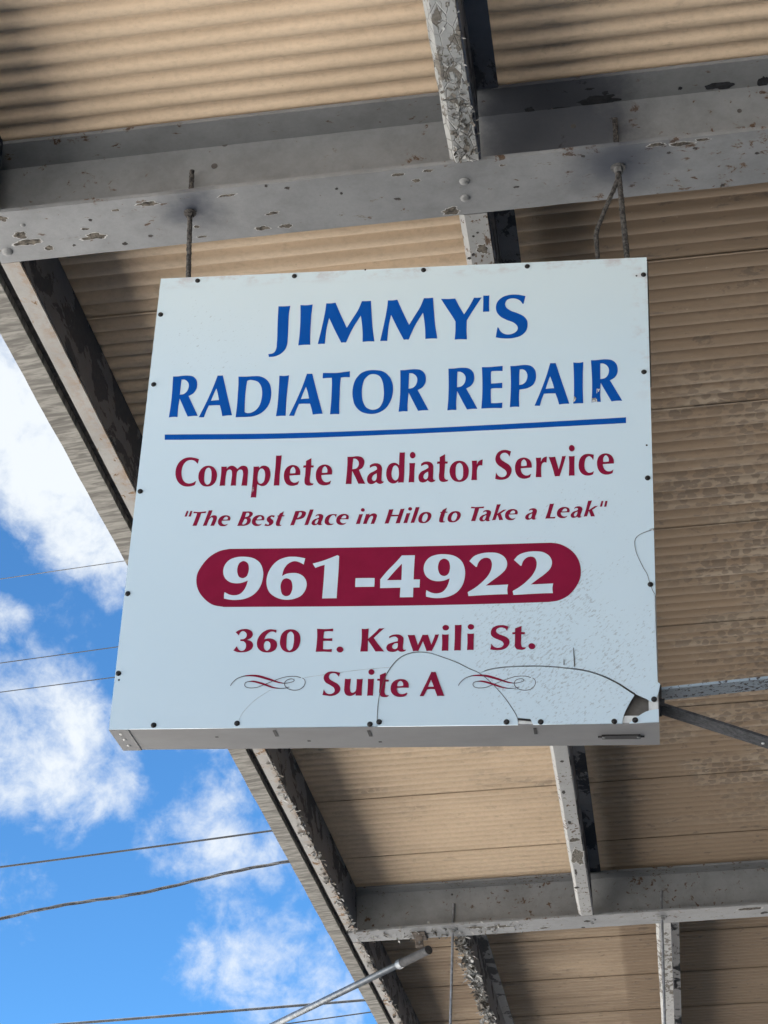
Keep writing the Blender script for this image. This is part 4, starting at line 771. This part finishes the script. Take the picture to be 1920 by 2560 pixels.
# fixing screws
scr_me = None
for i, (s, t) in enumerate(SCREWS):
    if scr_me is None:
        bm = bmesh.new(); n = 14
        for rr_, y0_, y1_, r2_ in ((.0066, -.0001, -.0012, .0062), (.0062, -.0012, -.0038, .0036)): cyl(bm, (0, y0_, 0), rr_, y1_-y0_, n, 'y', r2_)
        o = obj('screw', bm, MBLK, sign, smooth=False); scr_me = o.data
    else:
        o = bpy.data.objects.new('screw', scr_me); link(o); o.parent = sign
    o.location = S3(s*1e-4, t*1e-4, -.0009); o.rotation_euler = (R.uniform(-.08, .08), R.uniform(0, 3), R.uniform(-.08, .08))
for s, t in PINHOLES:
    bm = bmesh.new(); cyl(bm, S3(s*1e-4, t*1e-4, .0002), .0024, -.0006, 10, 'y'); obj('pinhole', bm, MBLK, sign)
# peeled bits of blue vinyl
def patch(con, mat): return flat_mesh('peeled_spot', [con], -.0017, .0003, mat, sign)
MPE = plain('grimy_adhesive', (.42, .42, .40), .8, 0, .4, 180)
patch([(1.0409, .3903), (1.0465, .3973), (1.0431, .4051), (1.0388, .4079)], MPE)
patch([(1.0839, .3988), (1.0924, .3981), (1.0928, .4083), (1.0826, .4087)], MPE)
for q in ([(1.0949, .3732), (1.0969, .3729), (1.0954, .3853), (1.0941, .3852)], [(1.0986, .3738), (1.1017, .3735), (1.0994, .3814), (1.0978, .381)], [(1.0924, .4011), (1.0946, .4012), (1.0952, .4092), (1.0928, .4091)]): patch(q, MLIP)
patch([(.2823, .6125), (.2852, .612), (.2868, .6222), (.2834, .6262), (.2815, .6226)], plain('scuffed_maroon', (.33, .17, .20), .7, 0, .4, 250))
# two deep scratches in the lower right of the face
for con in ([(1.036, 1.040), (1.0375, 1.040), (1.0405, 1.083), (1.0385, 1.088), (1.0372, 1.075)], [(1.0150, 1.066), (1.0158, 1.066), (1.0172, 1.080), (1.0146, 1.081)]):
    tag(flat_mesh('scratch', [con], -.0014, .0004, MCRK, sign))

# ---------------------------------------------------------------- hangers
EYE = Vector((0, 0, CAMH))
def rodr(r, amp, pitch=3):
    return lambda i, k: r*(1+amp*noise.noise(Vector((i*1.7, k*2.3, pitch))))
def line_pts(a, b, n): return [a.lerp(b, i/(n-1)) for i in range(n)]
def nut(bm, c, r, hgt, nrm):
    q = nrm.to_track_quat('Z', 'Y'); vs = []
    for z in (0, hgt): vs.append([bm.verts.new(c+q @ Vector((r*math.cos(a), r*math.sin(a), z))) for a in (math.pi/3*j for j in range(6))])
    for j in range(6): bm.faces.new((vs[0][j], vs[0][(j+1) % 6], vs[1][(j+1) % 6], vs[1][j]))
    bm.faces.new(vs[0][::-1]); bm.faces.new(vs[1])
def washer(bm, c, r, hgt, nrm, n=20):
    q = nrm.to_track_quat('Z', 'Y'); vs = []
    for z in (0, hgt): vs.append([bm.verts.new(c+q @ Vector((r*math.cos(a), r*math.sin(a), z))) for a in (2*math.pi/n*j for j in range(n))])
    for j in range(n): bm.faces.new((vs[0][j], vs[0][(j+1) % n], vs[1][(j+1) % n], vs[1][j]))
    bm.faces.new(vs[0][::-1]); bm.faces.new(vs[1])
DN = -(CM @ Vector((0, 0, 1)))
r1b = Vector((-.5270, 4.1000, 2.7700))+EYE; r1f = Vector((-.5447, 4.1028, 3.0271))+EYE; r1t = Vector((-.5517, 4.1039, 3.1651))+EYE
rod = empty('hanger_rod', Matrix.Translation(r1b), 'single rusty threaded rod holding the left end of the sign', 'rod', 'rods hanging the sign from the girder')
bm = bmesh.new(); tube(bm, [p-r1b for p in line_pts(r1b, r1f, 60)+line_pts(r1f, r1t, 30)[1:]], .0066, 10, True, rodr(.0066, .30)); obj('shank', bm, MRUST, rod)
bm = bmesh.new(); washer(bm, r1f+DN*.0005-r1b, .0165, .003, DN); nut(bm, r1f+DN*.004-r1b, .0105, .010, DN); obj('nut', bm, MRUST, rod)
r2f = Vector((.5575, 3.9298, 3.1057))+EYE; r2t = Vector((.5518, 3.9307, 3.2635))+EYE; r2b = Vector((.5785, 3.9265, 2.7700))+EYE
rod = empty('hanger_rod', Matrix.Translation(r2b), 'forked rusty hanger holding the right end of the sign, one leg kinked outwards', 'rod', 'rods hanging the sign from the girder')
bm = bmesh.new(); tube(bm, [p-r2b for p in line_pts(r2b, r2f, 60)+line_pts(r2f, r2t, 30)[1:]], .0070, 10, True, rodr(.0072, .26)); obj('shank', bm, MRUST, rod)
k = [Vector(q)+EYE-r2b for q in ((.5045, 3.936, 2.770), (.5030, 3.9370, 2.830), (.5000, 3.9375, 2.893), (.5035, 3.937, 2.915), (.525, 3.934, 2.978), (.546, 3.929, 3.035), (.5545, 3.926, 3.062), (.5565, 3.925, 3.085))]
kk = []
for a, b in zip(k, k[1:]): kk += line_pts(a, b, 9)[:-1]
bm = bmesh.new(); tube(bm, kk, .0055, 9, True, rodr(.0058, .22)); obj('forked_leg', bm, MRUST, rod)
bm = bmesh.new(); washer(bm, r2f+DN*.0005-r2b, .0195, .003, DN); nut(bm, r2f+DN*.004-r2b, .0115, .016, DN); obj('nut', bm, plain('dull_nut', (.10, .10, .10), .7, 0, .4, 80), rod)
# plain rods further back, going down to another fitting
for (a, b), lb in (((-.983, 10.087), 'thin plain rod hanging under the far girder, left of the second one'), ((.1395, 10.099), 'thin plain rod hanging in front of the purlin at the lower right')):
    p = cw(a, b, 3.203); t = cw(a, b, 3.203)+Vector((0, 0, .145)); e = p-Vector((0, 0, 2.4))
    rod = empty('drop_rod', Matrix.Translation(e), lb, 'rod', 'drop rods under the far girder')
    bm = bmesh.new(); tube(bm, [Vector(), p-e, t-e], .0072, 10); obj('shank', bm, MCLEANROD, rod)
    bm = bmesh.new(); washer(bm, p+DN*.0005-e, .027, .004, DN); nut(bm, p+DN*.005-e, .014, .012, DN); obj('nut', bm, MBOLT, rod)

# ---------------------------------------------------------------- bracket at the sign's lower right corner
BMAT = SMAT @ Matrix.Translation((SW/2, ST*.5, 0))
br = empty('steel_bracket', BMAT, 'rusty two-legged strap bracket bracing the lower right corner of the sign', 'bracket')
def strap(p0, p1, w, th, mat, name):
    a, b = Vector(p0), Vector(p1); bm = bmesh.new(); d = (b-a); L = d.length; ang = math.atan2(d.z, d.x)
    n = 40; rows = []
    for i in range(n+1):
        j = .0008*noise.noise(Vector((i*.9, ang*3, 0)))
        x = L*i/n; rows.append([bm.verts.new(Vector((a.x+x*math.cos(ang)-z*math.sin(ang), y, a.z+x*math.sin(ang)+z*math.cos(ang)))) for y, z in ((-w/2+j, -th/2), (w/2+j, -th/2), (w/2+j, th/2), (-w/2+j, th/2))])
    for A_, B_ in zip(rows, rows[1:]):
        for q in range(4): bm.faces.new((A_[q], B_[q], B_[(q+1) % 4], A_[(q+1) % 4]))
    bm.faces.new(rows[0]); bm.faces.new(rows[-1][::-1]); return obj(name, bm, mat, br)
MST1 = painted('strap_pitted_paint', (.29, .36, .42), .19, 95, .3, (1, 1, 1), .6, seed=5.5, rustcol=(.03, .03, .035), rustedge=(.09, .08, .075)).m
MST2 = M('strap_dark_rust', .85); _n = MST2.noise(70, 8, .7); MST2.color(MST2.mix(MST2.step(_n, .35, .72), (.014, .015, .018), (.065, .066, .072))); MST2.bump(_n, .8, .003); MST2 = MST2.m
zt = SH-1.1252; zb = SH-1.1600
strap((.004, 0, zt), (2.4, 0, zt+2.4*.0985), .062, .006, MST1, 'upper_strap')
strap((.006, 0, zb), (2.4, 0, zb-2.4*.362), .058, .006, MST2, 'lower_strap')
bm = boxm(.0005, .0065, -.031, .031, zb-.006, zt+.008); obj('mounting_plate', bm, MST2, br)
bm = bmesh.new(); cyl(bm, (.0066, -.018, zb+.010), .006, .006, 6, 'x'); obj('bolt_head', bm, MST2, br)
bm = bmesh.new(); cyl(bm, (.22, -.004, zb-.22*.362-.0045), .0035, -.002, 10); obj('rivet', bm, MLIP, br)

# ---------------------------------------------------------------- pipe slung under the far girder
pe = cw(-1.116, 10.075, 3.098); pf = cw(-2.2275, 11.3943, 3.098); dr = (pf-pe).normalized(); pz = pe+dr*3.4
pipe = empty('conduit_pipe', Matrix.Translation(pe), 'galvanised pipe running out past the roof edge at the bottom', 'pipe')
bm = bmesh.new(); tube(bm, [dr*.28, pz-pe], .0195, 20); obj('pipe_run', bm, MPIPE, pipe, smooth=False)
for p in pipe.children[0].data.polygons: p.use_smooth = len(p.vertices) == 4
bm = bmesh.new(); tube(bm, [Vector(), dr*.30], .0245, 20, False); tube(bm, [Vector()+dr*.002, dr*.30], .0215, 20, True); c = obj('coupling', bm, MPIPED, pipe)
for p in c.data.polygons: p.use_smooth = len(p.vertices) == 4
bm = bmesh.new(); tube(bm, [dr*.26, dr*.30], .0270, 20, True); obj('clamp_ring', bm, MPIPE, pipe)
clip = empty('beam_clamp', CMAT @ Matrix.Translation((-1.170, 10.12, 0)), 'small rusty clamp gripping the far girder above the end of the pipe', 'clamp')
bm = bmesh.new(); box(bm, -.035, .035, -.045, .09, -.010, -.0005); box(bm, -.022, .020, .006, .016, -.072, -.0103); box(bm, -.014, .026, -.05, .006, -.080, -.0723); bevel(bm, .002, 1)
obj('clamp_body', bm, plain('rusty_clamp', (.12, .10, .085), .9, 0, .4, 60), clip)
bm = bmesh.new(); cyl(bm, (0, .003, -.045), .006, -.006, 8, 'y'); obj('clamp_bolt', bm, MBOLT, clip)

# ---------------------------------------------------------------- overhead cables beyond the roof edge
MC1 = plain('cable_sheath', (.03, .035, .04), .6, 0, .2, 5); MC2 = plain('pale_cable', (.075, .08, .085), .6, 0, .3, 9)
def cable(p, q, r, sag, label, mat, x0=-16., x1=9., twist=False):
    p, q = Vector(p)+EYE, Vector(q)+EYE; d = (q-p)/(q.x-p.x); P = []
    def at(x):
        v = p+d*(x-p.x); L = x1-x0; t = (x-x0)/L; m = lambda t: 4*sag*t*(t-1)
        tp, tq = (p.x-x0)/L, (q.x-x0)/L; corr = m(tp)+(m(tq)-m(tp))*(t-tp)/(tq-tp)
        return v+Vector((0, 0, m(t)-corr))
    n = 160
    o = empty('overhead_cable', Matrix.Translation(at(x0)), label, 'cable', 'overhead cables crossing the sky')
    base = at(x0)
    if not twist:
        bm = bmesh.new(); tube(bm, [at(x0+(x1-x0)*i/n)-base for i in range(n+1)], r, 8); obj('conductor', bm, mat, o)
    else:
        for s in range(3):
            bm = bmesh.new(); pp = []
            for i in range(900):
                x = x0+(x1-x0)*i/899; ph = x*2*math.pi/.62+s*2.094+.6*math.sin(x*1.3); c = at(x)-base
                wob = .012*math.sin(x*5.1)+.008*math.sin(x*2.3+1); pp.append(c+Vector((0, math.cos(ph)*.0075, math.sin(ph)*.0075+wob*.8)))
            tube(bm, pp, r*(.75 if s else .62), 7); obj('conductor', bm, mat if s else MC1, o)
cable((-3.717, 17, 8.042), (-2.512, 17, 8.305), .0045, .05, 'topmost thin cable, meeting the roof edge beside the phone number', MC2)
cable((-3.598, 17, 7.155), (-2.512, 17, 7.378), .0050, .05, 'second thin cable from the top, left of the street address', MC1)
cable((-3.558, 17, 6.857), (-2.513, 17, 7.061), .0050, .05, 'third thin cable, reaching the sign just above its bottom left corner', MC1)
cable((-2.937, 15, 4.551), (-.786, 15, 4.959), .0085, .35, 'dark single cable just above the twisted one', MC1)
cable((-2.497, 13, 3.575), (-.555, 13, 4.085), .0075, .35, 'thick pale twisted cable bundle', MC2, twist=True)
cable((-1.820, 13, 2.909), (.035, 13, 3.145), .0092, .2, 'grey cable crossing behind the pipe near the bottom edge', MC2)
cable((-.572, 15, 3.415), (.088, 15, 3.538), .0052, .05, 'lowest thin cable in the bottom corner by the roof edge', MC1)
